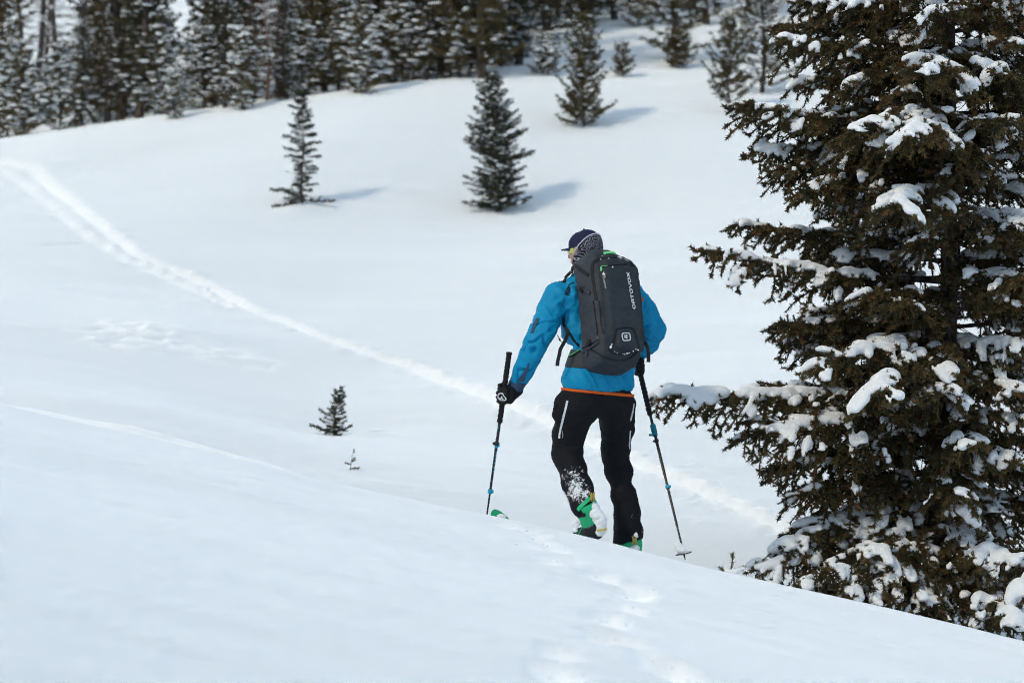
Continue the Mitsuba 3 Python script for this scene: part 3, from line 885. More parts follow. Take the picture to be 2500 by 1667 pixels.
band('backpack__zip', [(1456, 732), (1452, 708), (1448, 680), (1446, 655), (1448, 643), (1458, 635), (1475, 631), (1500, 629), (1520, 630), (1536, 637), (1545, 650)], 0.0085)
band('backpack__zip', [(1468, 652), (1485, 649), (1505, 647), (1532, 645)], 0.0025)
band('backpack__strap', [(1400, 645), (1412, 654), (1425, 664), (1438, 672)], 0.0095)
band('backpack__seam', [(1462, 735), (1466, 760), (1467, 790), (1474, 815)], 0.0022)
band('backpack__seam', [(1449, 735), (1453, 765), (1457, 795), (1459, 818)], 0.0022)
band('backpack__seam', [(1492, 846), (1500, 825), (1503, 806), (1516, 801), (1543, 802), (1550, 812), (1556, 834), (1560, 852)], 0.0032)
band('backpack__seam', [(1476, 872), (1500, 879), (1526, 878), (1545, 869), (1556, 858)], 0.0025)
band('backpack__seam', [(1484, 848), (1492, 858), (1510, 864), (1532, 864), (1552, 853)], 0.0032)
band('backpack__seam', [(1476, 872), (1466, 866), (1452, 858), (1436, 850)], 0.0022)
band('backpack__compression_strap', [(1404, 700), (1416, 706), (1430, 710), (1442, 716)], 0.0095, 'buckle_grey', lift=0.006)
band('backpack__compression_strap', [(1418, 848), (1432, 841), (1448, 832), (1462, 824)], 0.0105, 'buckle_grey', lift=0.006)
band('backpack__compression_strap', [(1424, 858), (1440, 850), (1452, 842), (1462, 834)], 0.006, 'buckle_grey', lift=0.008)
band('backpack__compression_strap', [(1463, 672), (1472, 676), (1480, 678)], 0.009, 'buckle_grey', lift=0.006)
band('backpack__handle', [(1474, 621), (1478, 619), (1494, 618), (1501, 620)], 0.0075, 'neon_green', th=0.004, lift=0.004)
label('backpack__handle', 'neon green grab loop')
band('backpack__zip_pull', [(1467, 653), (1467.5, 658), (1467, 663)], 0.0035, 'neon_green', lift=0.007, n=8)
band('backpack__zip_pull', [(1467, 652.5), (1474, 651), (1482, 650)], 0.0012, 'neon_green', lift=0.0065, n=8)
band('backpack__zip_pull', [(1464, 750), (1465, 757), (1466, 763)], 0.0055, 'webbing', lift=0.007, n=8)
band('backpack__zip_pull', [(1434, 858), (1436, 864), (1436, 869)], 0.006, 'buckle_grey', lift=0.010, n=8)


def buckle(px, py, ang, size):
    p, n = onto(pack_f, px, py)
    r = unit(at(px + 10 * math.cos(ang), py + 10 * math.sin(ang), p[1]) - at(px, py, p[1]))
    r = unit(r - n * (r @ n))
    u = np.cross(n, r)
    parts = []
    for cx, cy, sx, sy, sz in ((-0.55, 0, 0.16, 0.52, 0.5), (0.55, 0, 0.16, 0.52, 0.5), (0, 0.32, 0.62, 0.13, 0.42), (0, -0.32, 0.62, 0.13, 0.42), (0, 0, 0.34, 0.26, 0.36), (-0.85, 0, 0.07, 0.5, 0.5)):
        b = trimesh.creation.box([2 * sx * size, 2 * sy * size, 2 * sz * size * 0.5])
        w = p + (cx * size + b.vertices[:, :1]) * r + (cy * size + b.vertices[:, 1:2]) * u + (0.012 + b.vertices[:, 2:]) * n
        parts.append((w, b.faces))
    add('backpack__buckle', join(parts), 'webbing', smooth=False)


buckle(1424, 709, 0.28, 0.020)
buckle(1443, 836, -0.5, 0.022)
# emblem and lettering
o, n0 = onto(pack_f, 1546, 757)
o = onto(pack_f, 1550, 757)[0]
o_top = onto(pack_f, 1534, 666)[0]
up_t = unit(o_top - o)
n0 = unit(n0 - up_t * (up_t @ n0))
add('backpack__lettering', flat_text('ORTOVOX', 0.0165, o, up_t, np.cross(n0, up_t), pack_f, 0.007), 'white_trim', smooth=False)
lt = scene['backpack__lettering']
vv, ff = meshkit.WRITTEN[lt['filename']][0].astype(float), meshkit.WRITTEN[lt['filename']][1]
ext = ((vv - o) @ up_t).max()
want = np.linalg.norm(o_top - o)
s = want / ext
vv = o + (vv - o) + np.outer(((vv - o) @ up_t) * (s - 1), up_t)
scene['backpack__lettering'] = mikit.ply((vv, ff), 'white_trim', smooth=False)
label('backpack__lettering', 'white brand lettering running up the pack')
o2, n2 = onto(pack_f, 1481, 704)
add('backpack__print', flat_text('HAUTE ROU', 0.0070, o2, unit(up_t * 1.0 - 0.06 * pU), np.cross(n2, up_t), pack_f, 0.006, bold=False), 'white_trim', smooth=False)
em = [(1519, 815), (1534, 814), (1537, 818), (1538, 828), (1535, 831), (1524, 832), (1520, 829)]
P, N = lay(pack_f, em, 0.004, 40, closed=True)
P2, N2 = lay(pack_f, [(1522, 820), (1529, 819), (1530, 822), (1526, 824), (1531, 827)], 0.004, 14)
P3, N3 = lay(pack_f, [(1523, 824), (1527, 823)], 0.004, 6, smooth=False)
add('backpack__emblem', join([tube(P, 0, closed=True, flat=(0.0027, 0.0012), normal=N), tube(P2, 0, flat=(0.0027, 0.0012), normal=N2), tube(P3, 0, flat=(0.0022, 0.0012), normal=N3)]), 'white_trim')
# crumbs of snow caught in the seams
rng = np.random.default_rng(8)
ico1 = trimesh.creation.icosphere(1, 1.0)
bits = []
for px, py, r in [(1508, 629.5, 5), (1513, 629.5, 6), (1517, 631, 5), (1521, 631, 3.5), (1527, 632, 4), (1533, 634, 3), (1468, 634, 3), (1484, 632, 3.5), (1486, 632, 3), (1515, 634, 2.5), (1470, 626, 2.5), (1495, 653, 4.5), (1494, 652, 3), (1474, 668, 6), (1475, 671, 6), (1473, 671, 5), (1470, 657, 2.5),
                  (1490, 848, 6), (1492, 844, 5.5), (1494, 840, 4), (1496, 836, 3), (1520, 864, 4), (1524, 864.5, 4.5), (1530, 862.5, 5), (1535, 861.5, 5), (1540, 859, 3), (1546, 855, 4), (1552, 851, 3), (1557, 853, 4), (1500, 858, 2.5), (1506, 861, 2)]:
    p, n = onto(pack_f, px, py)
    bits.append((ico1.vertices * (r * 0.0011) * rng.uniform(0.6, 1.3, 3) + p + n * 0.004, ico1.faces))
add('backpack__snow', join(bits), 'clump_snow')
labels['backpack__snow'] = {'kind': 'stuff'}
# hip belt, shoulder straps, hanging ends
belt_f = lambda p: np.maximum(_tor(p) - 0.008, np.abs((p - at(1430, 876, 13.1)) @ unit(np.array([0.03, 0.0, 1.0]))) - 0.047)
vb, fb = net(belt_f, *around(torso, 0.03), 0.007)
add('backpack__hip_belt', (vb, fb), 'pack_side')
band('backpack__hip_belt__piping', [(1389, 867), (1396, 866), (1404, 861), (1416, 853)], 0.0022, 'neon_green', lift=0.003, surf=belt_f)
band('backpack__hip_belt__edge', [(1391, 870), (1400, 868), (1418, 856)], 0.005, 'webbing', lift=0.002, surf=belt_f)
band('backpack__shoulder_strap', [(1373, 774), (1378, 792), (1387, 806), (1400, 826), (1414, 846)], 0.0065, lift=0.006, surf=lambda p: np.minimum(jacket_f(p), belt_f(p)))
band('backpack__shoulder_strap', [(1372, 682), (1379, 668), (1390, 658), (1401, 660)], 0.020, lift=0.006, th=0.005, surf=jacket_f)
band('backpack__shoulder_strap', [(1376, 676), (1388, 670), (1400, 669)], 0.009, 'buckle_grey', lift=0.012, th=0.005, surf=jacket_f)
band('backpack__strap_loop', [(1402, 692), (1393, 695), (1387, 702), (1382, 712), (1381, 719), (1385, 718), (1389, 709), (1392, 703)], 0.0032, lift=0.006, surf=jacket_f)
hang = np.array([at(*p) for p in ((1381, 800, 13.06), (1386, 812, 13.04), (1382, 826, 13.02), (1375, 840, 13.01), (1368, 853, 13.0), (1366, 864, 13.0), (1363, 876, 13.0), (1360, 893, 13.0))])
add('backpack__strap_end', tube(spline(hang, 30), 0, flat=(0.0098, 0.0022), normal=[0.15, -1, 0.1]), 'webbing', smooth=30)
cord = np.array([at(*p) for p in ((1361, 818, 13.03), (1365, 826, 13.01), (1371, 836, 13.0))])
add('backpack__cord', join([tube(spline(cord, 12), 0.0022, 6), tube(np.array([cord[1], cord[1] + [0.006, 0, -0.012]]), 0.005, 6)]), 'webbing')
hang = np.array([at(*p) for p in ((1566, 812, 13.27), (1572, 832, 13.24), (1580, 846, 13.23), (1583, 862, 13.23), (1583, 884, 13.23))])
add('backpack__strap_end', tube(spline(hang, 24), 0, flat=(0.0100, 0.0022), normal=[-0.25, -1, 0.1]), 'buckle_grey', smooth=30)
bk = trimesh.creation.box([0.022, 0.012, 0.030])
add('backpack__buckle', (bk.vertices + at(1569, 823, 13.25), bk.faces), 'webbing', smooth=False)
tri = np.array([at(*p) for p in ((1552, 715, 13.26), (1557, 728, 13.24), (1559, 735, 13.235), (1569, 734, 13.235), (1570, 728, 13.24), (1562, 719, 13.25))])
add('backpack__axe_loop', join([tube(spline(tri[1:5], 20), 0.0045, 7), tube(spline(np.vstack([tri[4], tri[5], tri[0], tri[1]]), 20), 0.0022, 6)]), 'orange_trim')
label('backpack__axe_loop', 'orange cord loop')


# ------------------------------------------------------------------ poles
def lathe(p, axis, prof, sides=14):
    """A turned piece: prof = [(distance along the axis, radius)]."""
    e1 = unit(np.cross(axis, [0.2, 0.9, 0.1]))
    e2 = np.cross(axis, e1)
    a = np.arange(sides) * 2 * np.pi / sides
    prof = [(prof[0][0], 1e-5)] + list(prof) + [(prof[-1][0], 1e-5)]
    V = np.vstack([p + d * axis + r * (np.cos(a)[:, None] * e1 + np.sin(a)[:, None] * e2) for d, r in prof])
    j = np.arange(sides)
    Q = np.vstack([np.stack([i * sides + j, i * sides + (j + 1) % sides, (i + 1) * sides + (j + 1) % sides, (i + 1) * sides + j], 1) for i in range(len(prof) - 1)])
    return V, Q


def pole(top, tip, marks, key, text, ridge0, ridge1, strapped):
    ax = unit(tip - top)
    L = float(np.linalg.norm(tip - top))
    prof = [(0.0, 0.010), (0.004, 0.0165), (0.014, 0.0175), (0.017, 0.0145), (ridge0, 0.0155)]
    s = ridge0
    while s < ridge1:
        prof += [(s, 0.0128), (s + 0.006, 0.0158), (s + 0.020, 0.0158), (s + 0.024, 0.0128)]
        s += 0.027
    prof += [(ridge1 + 0.004, 0.0128), (ridge1 + 0.006, 0.0100)]
    add(key, lathe(top, ax, [(ridge1, 0.0085), (L * 0.60, 0.0083), (L * 0.60, 0.0072), (L * 0.84, 0.0068), (L * 0.84, 0.0055), (L - 0.03, 0.005), (L, 0.002)]), 'pole_black', smooth=30)
    label(key, text, 'ski pole', 'poles of the ski tourer')
    add(key + '__grip', lathe(top, ax, prof), 'grip_foam', smooth=30)
    for d, r, w, m, out in marks:
        c = top + ax * d
        e = unit(np.array([1.0, 0.1, 0]) - ax * ax[0])
        ms = [lathe(c, ax, [(-w, r), (w, r)])]
        if out:
            b = trimesh.creation.box([abs(out), 0.012, w * 1.2])
            ms.append((b.vertices + c + e * (out / 2 + math.copysign(r * 0.8, out)), b.faces))
        add(key + '__clamp', join(ms), m, smooth=30)
    return ax, L


axl, Ll = pole(pl_top, pl_tip, [], 'ski_pole', 'black ski pole held upright in his left hand beside the green ski tip', 0.125, 0.375, True)
axr, Lr = pole(pr_top, pr_tip, [], 'ski_pole_001', 'black ski pole with a snowy basket slanting down from his right hand', 0.03, 0.385, True)


def along(top, ax, px, py):
    """How far along a pole the photograph shows this row."""
    ts = np.linspace(0, 1.4, 1400)
    P = top + ts[:, None] * ax
    v = 833.5 - F * (P[:, 2] * math.cos(PITCH) + P[:, 1] * math.sin(PITCH)) / (P[:, 1] * math.cos(PITCH) - P[:, 2] * math.sin(PITCH))
    return ts[int(np.argmin(np.abs(v - py)))]


def clamp(key, top, ax, py, r, w, m, out):
    c = top + ax * along(top, ax, 0, py)
    e = unit(np.array([1.0, 0.1, 0]) - ax * ax[0])
    ms = [lathe(c, ax, [(-w, r * 0.92), (-w * 0.8, r), (w * 0.8, r), (w, r * 0.92)])]
    if out:
        b = trimesh.creation.box([abs(out), 0.013, w * 1.3])
        ms.append((b.vertices + c + e * math.copysign(r * 0.7 + abs(out) / 2, out), b.faces))
    add(key + '__clamp', join(ms), m, smooth=30)


clamp('ski_pole', pl_top, axl, 1083, 0.0125, 0.011, 'pole_black', -0.014)
clamp('ski_pole', pl_top, axl, 1085, 0.0105, 0.016, 'cyan_plastic', 0.010)
clamp('ski_pole', pl_top, axl, 1199, 0.0130, 0.012, 'cyan_plastic', 0.010)
for py in (1042, 1050, 1104, 1112, 1119, 1130, 1141, 1150):
    c = pl_top + axl * along(pl_top, axl, 0, py)
    b = trimesh.creation.box([0.004, 0.003, 0.012])
    add('ski_pole__mark', (b.vertices + c + np.array([0.004 if py > 1060 else -0.005, -0.0070, 0]), b.faces), 'cyan_plastic', smooth=False)
clamp('ski_pole_001', pr_top, axr, 1046, 0.0165, 0.024, 'teal_plastic', 0)
clamp('ski_pole_001', pr_top, axr, 1060, 0.0150, 0.010, 'teal_plastic', -0.024)
clamp('ski_pole_001', pr_top, axr, 1076, 0.0130, 0.008, 'pole_black', -0.012)
clamp('ski_pole_001', pr_top, axr, 1188, 0.0130, 0.009, 'cyan_plastic', 0.010)
cb = pr_top + axr * along(pr_top, axr, 0, 1350)
tilt = unit(np.array([-0.22, 0.06, 1.0]))
add('ski_pole_001__basket', lathe(cb, tilt, [(-0.006, 0.010), (-0.003, 0.045), (0.001, 0.047), (0.003, 0.014)], 24), 'basket_grey', smooth=30)
cake([(cb + [-0.022, -0.005, 0.030], 0.022), (cb + [-0.032, 0, 0.045], 0.015), (cb + [0.0, -0.01, 0.018], 0.018), (cb + [-0.015, 0.01, 0.016], 0.024), (cb + [0.022, -0.005, 0.010], 0.012)], 'ski_pole_001__snow', 6, rough=0.006)

# ------------------------------------------------------------------ the left ski, all but its tip under the snow
boot_p = at(1415, 1352, 13.12)
tip_p = at(1211, 1261, 13.80)
sdir = unit(tip_p - boot_p)
sside = unit(np.cross([0, 0, 1], sdir))
sup = np.cross(sdir, sside)
Ls = float(np.linalg.norm(tip_p - boot_p))
st, sw, sz = [], [], []
for t in np.r_[np.linspace(-0.80, Ls - 0.10, 60), np.linspace(Ls - 0.095, Ls + 0.02, 24)]:
    k = (Ls + 0.02 - t)
    w = 0.050 + 0.012 * ((t - 0.1) / 0.8) ** 2
    w *= math.sqrt(max(0.0, 1 - max(0.0, 1 - k / 0.09) ** 2)) if k < 0.09 else 1
    w *= math.sqrt(max(0.0, 1 - max(0.0, 1 - (t + 0.80) / 0.04) ** 2)) if t < -0.76 else 1
    st.append(t)
    sw.append(max(w, 0.002))
    sz.append(-0.075 + 0.075 * min(1, max(0, (0.34 - k) / 0.34)) ** 2 * 1.45)
st, sw, sz = np.array(st), np.array(sw), np.array(sz)
ringp = []
for du, dz_ in ((-1, -0.004), (1, -0.004), (1, 0.004), (0.8, 0.007), (-0.8, 0.007), (-1, 0.004)):
    ringp.append(boot_p + st[:, None] * sdir + (du * sw)[:, None] * sside + (sz + dz_)[:, None] * sup)
V = np.stack(ringp, 1).reshape(-1, 3)
j = np.arange(6)
Q = np.vstack([np.stack([i * 6 + j, i * 6 + (j + 1) % 6, (i + 1) * 6 + (j + 1) % 6, (i + 1) * 6 + j], 1) for i in range(len(st) - 1)])
add('ski', (V, Q), 'ski_green', smooth=30)
label('ski', 'green ski tip poking out of the snow beside the left pole', 'ski')
cake([(tip_p + [0.03, -0.03, 0.004], 0.012), (tip_p + [0.045, -0.03, 0.000], 0.014), (tip_p + [0.015, -0.03, 0.006], 0.009)], 'ski__snow', 7, cellsize=0.004, rough=0.006)


# ------------------------------------------------------------------ conifers
UP = np.array([0.0, 0.0, 1.0])


def frame(d):
    e1 = np.cross(d, np.where(np.abs(d[:, 2:3]) < 0.9, UP, np.array([1.0, 0, 0])))
    e1 = unit(e1)
    return e1, np.cross(d, e1)


def needles(P0, P1, n, length, width, rng, core=0.005, lean=0.75, spread=1.0):
    """Bottle-brush twigs: n needle triangles round every segment P0-P1 and a thin woody core."""
    N = len(P0)
    d = unit(P1 - P0)
    e1, e2 = frame(d)
    t = (np.arange(n)[None] + rng.random((N, n))) / n
    a = (np.arange(n) * 2.399)[None] + rng.random((N, n)) * 1.2 + rng.random((N, 1)) * 6.28
    rad = np.cos(a)[..., None] * e1[:, None] + np.sin(a)[..., None] * e2[:, None]
    ax = d[:, None]
    dirn = unit(rad * spread + ax * (lean + 0.35 * (t[..., None] > 0.9)) + 0.25 * rng.standard_normal((N, n, 3)))
    base = P0[:, None] + (P1 - P0)[:, None] * t[..., None]
    side = unit(np.cross(dirn, ax + 0.3 * rng.standard_normal((N, n, 3))))
    L = length * (0.75 + 0.5 * rng.random((N, n, 1)))
    w = width * 0.5
    V = np.stack([base - side * w, base + side * w, base + dirn * L], 2).reshape(-1, 3)
    Fc = np.arange(len(V)).reshape(-1, 3)
    if core:
        ang = np.arange(3) * 2.094
        ring = np.cos(ang)[:, None, None] * e1 + np.sin(ang)[:, None, None] * e2
        a0 = (P0[None] + ring * core).transpose(1, 0, 2).reshape(-1, 3)
        b0 = (P1[None] + ring * core * 0.7).transpose(1, 0, 2).reshape(-1, 3)
        o = len(V)
        i = np.arange(N) * 3
        fs = []
        for k in range(3):
            k2 = (k + 1) % 3
            fs.append(np.stack([o + i + k, o + i + k2, o + 3 * N + i + k2], 1))
            fs.append(np.stack([o + i + k, o + 3 * N + i + k2, o + 3 * N + i + k], 1))
        V = np.vstack([V, a0, b0])
        Fc = np.vstack([Fc] + fs)
    return V, Fc


def drape(lines, lift, amt, cover, seed, step):
    """Snow lying on a fan of branchlets: rounded pillows where snow has stayed, run together into one soft skin."""
    C, Rr = [], []
    for P, wide in lines:
        P = np.asarray(P)
        m = max(3, int(np.linalg.norm(np.diff(P, axis=0), axis=1).sum() / 0.016))
        k = np.linspace(0, len(P) - 1, m)
        q = np.stack([np.interp(k, np.arange(len(P)), P[:, c]) for c in range(3)], 1)
        t = unit(np.gradient(q, axis=0))
        n1 = meshkit.fbm(q * [8.5, 8.5, 7.0], 3, seed) + 0.20 * (meshkit.noise(q * 24, seed + 3) - 0.5)
        c = (n1 - cover + 0.05) * 6.0 - 1.2 * np.clip(np.abs(t[:, 2]) - 0.55, 0, 1)
        keep = c > 0
        r = wide * (0.45 + 0.62 * np.clip(c, 0, 1)) * amt
        C.append(q[keep] + UP * (lift + 0.25 * r[keep])[:, None])
        Rr.append(r[keep])
    C, Rr = np.vstack(C), np.concatenate(Rr)
    if len(C) < 3:
        return None
    near = cKDTree(C).query(C, k=min(8, len(C)))[0][:, -1]
    C, Rr = C[near < 0.06], Rr[near < 0.06]
    if len(C) < 6:
        return None
    S = np.array([1.0, 1.0, 1.35])
    lo, hi = C.min(0) - 0.09, C.max(0) + 0.09
    tree = cKDTree(C * S)

    def f(p):
        d, i = tree.query(p * S, k=min(6, len(C)), distance_upper_bound=0.075, workers=4)
        ok = np.isfinite(d)
        w = np.where(ok, np.exp(-1.6 * (d / np.where(ok, Rr[np.where(ok, i, 0)], 1)) ** 2), 0).sum(1)
        return 0.46 + 0.34 * (meshkit.noise(p * 36, seed) - 0.5) + 0.26 * (meshkit.noise(p * 75, seed + 1) - 0.5) - w
    return net(f, lo, hi, step)


def bough(base, tip, rng, sag=0.06, width=0.40, droop=0.52, hang=0.5, spacing=0.056, tw=0.042, snow=0.03, thr=0.5, seed=0, bare=0.22, npn=19):
    """A spruce bough from base to tip: limb, drooping side branchlets, hanging twigs, and the snow on them."""
    base, tip = np.asarray(base), np.asarray(tip)
    L = float(np.linalg.norm(tip - base))
    hd = tip - base
    side = unit(np.cross(hd, UP))
    side = unit(side + UP * rng.uniform(-0.45, 0.45))

    def P(s):
        s = np.asarray(s)[..., None]
        w = 0.03 * L * np.sin(s * 7 + seed)
        return base + s * hd - UP * sag * L * 4 * s * (1 - s) + side * w

    S0, S1, wood, lines = [], [], [], []
    k = np.linspace(0, 1, 14)
    wood.append((P(k), np.linspace(0.006 + 0.010 * L, 0.004, 14)))
    kk = np.arange(bare + 0.05, 1.0, tw / L)
    if len(kk) > 1:
        S0.append(P(kk[:-1]))
        S1.append(P(kk[1:]))
    lines.append((P(np.linspace(bare * 0.8, 0.97, 24)), 0.036))
    n_st = max(3, int(L * (1 - bare) / spacing))
    for j in range(n_st):
        s = bare + (1 - bare) * (j + rng.random() * 0.8) / n_st
        fw = unit(P(np.array(min(1, s + 0.02))) - P(np.array(max(0, s - 0.02))))
        prof = min(1.0, (s - bare + 0.12) / 0.3) * (1 - s) ** 0.55
        for sg in (-1, 1):
            ln = (width * L * prof + 0.06) * rng.uniform(0.65, 1.15)
            dr_ = unit(fw * rng.uniform(0.55, 1.0) + sg * side * rng.uniform(0.7, 1.0) + UP * rng.uniform(-0.35, 0.35))
            m = max(2, int(ln / tw) + 1)
            u = np.linspace(0, 1, m)[:, None]
            B = P(np.array(s)) + dr_ * ln * u - UP * droop * ln * u ** 2 * rng.uniform(0.5, 1.2) + 0.05 * ln * np.sin(u * 5 + j) * fw
            S0.append(B[:-1])
            S1.append(B[1:])
            lines.append((B, 0.026))
            bd = unit(B[-1] - B[0])
            bs = unit(np.cross(bd, UP))
            for i in range(1, m):
                for s2 in (-1, 1):
                    if rng.random() < 0.78:
                        l2 = rng.uniform(0.035, 0.065) * (1.25 - 0.6 * i / m)
                        d2 = unit(bd * 0.8 + s2 * bs * 0.8 + UP * rng.uniform(-0.7, 0.9))
                        q = B[i - 1] + (B[i] - B[i - 1]) * rng.random()
                        S0.append(q[None])
                        S1.append((q + d2 * l2)[None])
        if rng.random() < hang:
            ln = rng.uniform(0.07, 0.20) * min(1.0, L) * (0.5 + prof)
            dr_ = unit(-UP + fw * rng.uniform(-0.1, 0.5) + side * rng.uniform(-0.5, 0.5))
            m = max(2, int(ln / 0.05) + 1)
            u = np.linspace(0, 1, m)[:, None]
            B = P(np.array(s)) + dr_ * ln * u
            S0.append(B[:-1])
            S1.append(B[1:])
            for i in range(1, m):
                q = B[i]
                S0.append(q[None])
                S1.append((q + unit(-UP + rng.standard_normal(3) * 0.6) * rng.uniform(0.03, 0.055))[None])
        if rng.random() < 0.4:
            q = P(np.array(s))
            S0.append(q[None])
            S1.append((q + unit(UP * 0.9 + fw * 0.4 + side * rng.uniform(-0.5, 0.5)) * rng.uniform(0.030, 0.055))[None])
    S0, S1 = np.vstack(S0), np.vstack(S1)
    fol = needles(S0, S1, npn, 0.0225, 0.0112, rng, lean=0.40)
    lim = tube(*wood[0], 5)
    # dry inner twigs
    dry = []
    for j in range(int(5 * L) + 1):
        s = rng.uniform(0.05, bare + 0.12)
        q = P(np.array(s))
        e = q + (rng.standard_normal(3) * 0.6 + side * rng.choice([-1, 1]) * 0.8 - UP * 0.2) * 0.16
        dry.append(tube(np.array([q, (q + e) / 2 + rng.standard_normal(3) * 0.01, e]), [0.0035, 0.0028, 0.0012], 3))
    sn = drape(lines, 0.012, snow / 0.030, thr, seed, 0.018) if snow > 0 else None
    return fol, join([lim] + dry), sn


def trunk_mesh(P, R, rng, sides=10, rough=0.12):
    P = spline(P, 40)
    R = np.interp(np.linspace(0, 1, 40), np.linspace(0, 1, len(R)), R)
    v, f = tube(P, 1.0, sides)
    c = np.repeat(P, sides, 0)
    c = np.vstack([c, P[:1], P[-1:]])
    r = np.concatenate([np.repeat(R, sides), [0, 0]])
    n = 1 + rough * (meshkit.fbm(v * [14, 14, 5] + 3, 3, 77) - 0.5) * 2
    return c + (v - c) * (r * n)[:, None], f


rng = np.random.default_rng(42)
YT = 14.5
trunk_a = np.array([at(2284, 1590, YT), at(2289, 1230, YT), at(2316, 730, YT), at(2316, 57, YT), at(2312, -480, YT), at(2306, -1000, YT)])
trunk_b = np.array([at(2226, 1575, 14.95), at(2212, 1172, 14.95), at(2200, 730, 14.95), at(2193, 345, 14.95), at(2186, -80, 14.95), at(2180, -420, 14.95)])
add('spruce_tree__trunk', trunk_mesh(trunk_a, [0.085, 0.072, 0.054, 0.036, 0.02, 0.006], rng), 'bark')
add('second_spruce_tree__trunk', trunk_mesh(trunk_b, [0.052, 0.044, 0.036, 0.03, 0.018, 0.006], rng), 'bark')
label('spruce_tree', 'tall dark spruce with snow-laden drooping boughs, beside the ski tourer', 'spruce tree')
label('second_spruce_tree', 'thinner spruce trunk standing close behind the tall snow-laden spruce', 'spruce tree')


def on_trunk(tr, z):
    o = np.argsort(tr[:, 2])
    return np.array([np.interp(z, tr[o, 2], tr[o, 0]), np.interp(z, tr[o, 2], tr[o, 1]), z])


bough_n = {'spruce_tree': 0, 'second_spruce_tree': 0}


def put(tree, base, tip, **kw):
    k = bough_n[tree]
    bough_n[tree] += 1
    key = f'{tree}__bough' + (f'_{k:03d}' if k else '')
    fol, wood, sn = bough(base, tip, rng, seed=k + (500 if tree != 'spruce_tree' else 0), **kw)
    scene[key] = mikit.ply(fol, 'spruce_needles')
    scene[key + '__limb'] = mikit.ply(wood, 'bark', smooth=True)
    if sn is not None:
        scene[key + '__snow'] = mikit.ply(sn, 'clump_snow', smooth=True)
        labels[key + '__snow'] = {'kind': 'stuff'}


# the boughs that give the photograph's outline: tip pixel and depth, row at the trunk, character
MAIN = [((1613, 966), 14.0, 985, dict(sag=-0.015, snow=0.036, thr=0.49, width=0.27)), ((1726, 616), 13.95, 690, dict(sag=0.015, snow=0.028, thr=0.52, width=0.30)), ((1793, 545), 14.7, 600, dict(sag=0.01, snow=0.026, thr=0.52, width=0.32)),
        ((1806, 258), 13.9, 285, dict(sag=0.03, snow=0.028, thr=0.51, width=0.36)), ((1840, 362), 14.15, 360, dict(sag=0.02, snow=0.028, thr=0.52, width=0.36)), ((1893, 96), 14.1, 100, dict(sag=0.03, snow=0.028, thr=0.51)),
        ((1902, 60), 14.8, 40, dict(sag=0.02, snow=0.026, thr=0.51)), ((1960, 5), 14.2, -10, dict(sag=0.02, snow=0.026, thr=0.52)), ((1900, 410), 14.0, 400, dict(sag=-0.02, snow=0.026, thr=0.54)), ((1960, 470), 13.8, 430, dict(sag=-0.05, snow=0.024, thr=0.54)),
        ((1893, 790), 14.1, 780, dict(sag=0.00, snow=0.026, thr=0.54)), ((1905, 830), 14.5, 830, dict(sag=0.0, snow=0.026, thr=0.54)), ((1878, 940), 14.9, 930, dict(sag=0.02, snow=0.026, thr=0.54)), ((1822, 1078), 13.8, 1010, dict(sag=-0.05, snow=0.030, thr=0.50)),
        ((1878, 1152), 14.3, 1080, dict(sag=-0.02, snow=0.026, thr=0.54)), ((1946, 1212), 14.0, 1150, dict(sag=-0.03, snow=0.028, thr=0.52)), ((1968, 1278), 14.4, 1190, dict(sag=-0.04, snow=0.034, thr=0.50)),
        ((1902, 1335), 14.0, 1240, dict(sag=-0.05, snow=0.038, thr=0.49)), ((1858, 1392), 13.9, 1285, dict(sag=-0.05, snow=0.036, thr=0.50, width=0.36)), ((1960, 1432), 13.6, 1290, dict(sag=-0.06, snow=0.036, thr=0.50)),
        ((2060, 1462), 13.5, 1300, dict(sag=-0.06, snow=0.037, thr=0.49)), ((2140, 1475), 13.5, 1300, dict(sag=-0.06, snow=0.037, thr=0.49)), ((2260, 1500), 13.6, 1330, dict(sag=-0.05, snow=0.036, thr=0.51)), ((2400, 1520), 13.6, 1330, dict(sag=-0.05, snow=0.036, thr=0.51)),
        ((2520, 1440), 13.5, 1290, dict(sag=-0.07, snow=0.038, thr=0.48)), ((2490, 1530), 13.4, 1380, dict(sag=-0.05, snow=0.038, thr=0.49)),
        ((2010, 900), 13.5, 830, dict(sag=-0.05, snow=0.034, thr=0.49)), ((2150, 960), 13.3, 850, dict(sag=-0.05, snow=0.036, thr=0.50)), ((2190, 500), 13.3, 480, dict(sag=-0.03, snow=0.034, thr=0.50)), ((2060, 330), 13.5, 290, dict(sag=-0.03, snow=0.032, thr=0.49)),
        ((2200, 340), 13.3, 285, dict(sag=-0.05, snow=0.03, thr=0.50)), ((2260, 180), 13.4, 150, dict(sag=-0.03, snow=0.03, thr=0.50)), ((2480, 190), 13.7, 140, dict(sag=-0.03, snow=0.036, thr=0.49)), ((2510, 350), 14.0, 290, dict(sag=-0.02, snow=0.036, thr=0.49)),
        ((2500, 560), 13.9, 520, dict(sag=-0.02, snow=0.034, thr=0.50)), ((2520, 740), 13.9, 690, dict(sag=-0.02, snow=0.034, thr=0.50)), ((2500, 960), 13.8, 920, dict(sag=-0.03, snow=0.036, thr=0.49)), ((2480, 1130), 13.8, 1090, dict(sag=-0.03, snow=0.034, thr=0.49))]
for (px, py), Y, row, kw in MAIN:
    tip = at(px, py, Y)
    base = on_trunk(trunk_a, at(2290, row, YT)[2])
    put('spruce_tree', base, tip, **{'hang': 0.75, **kw})
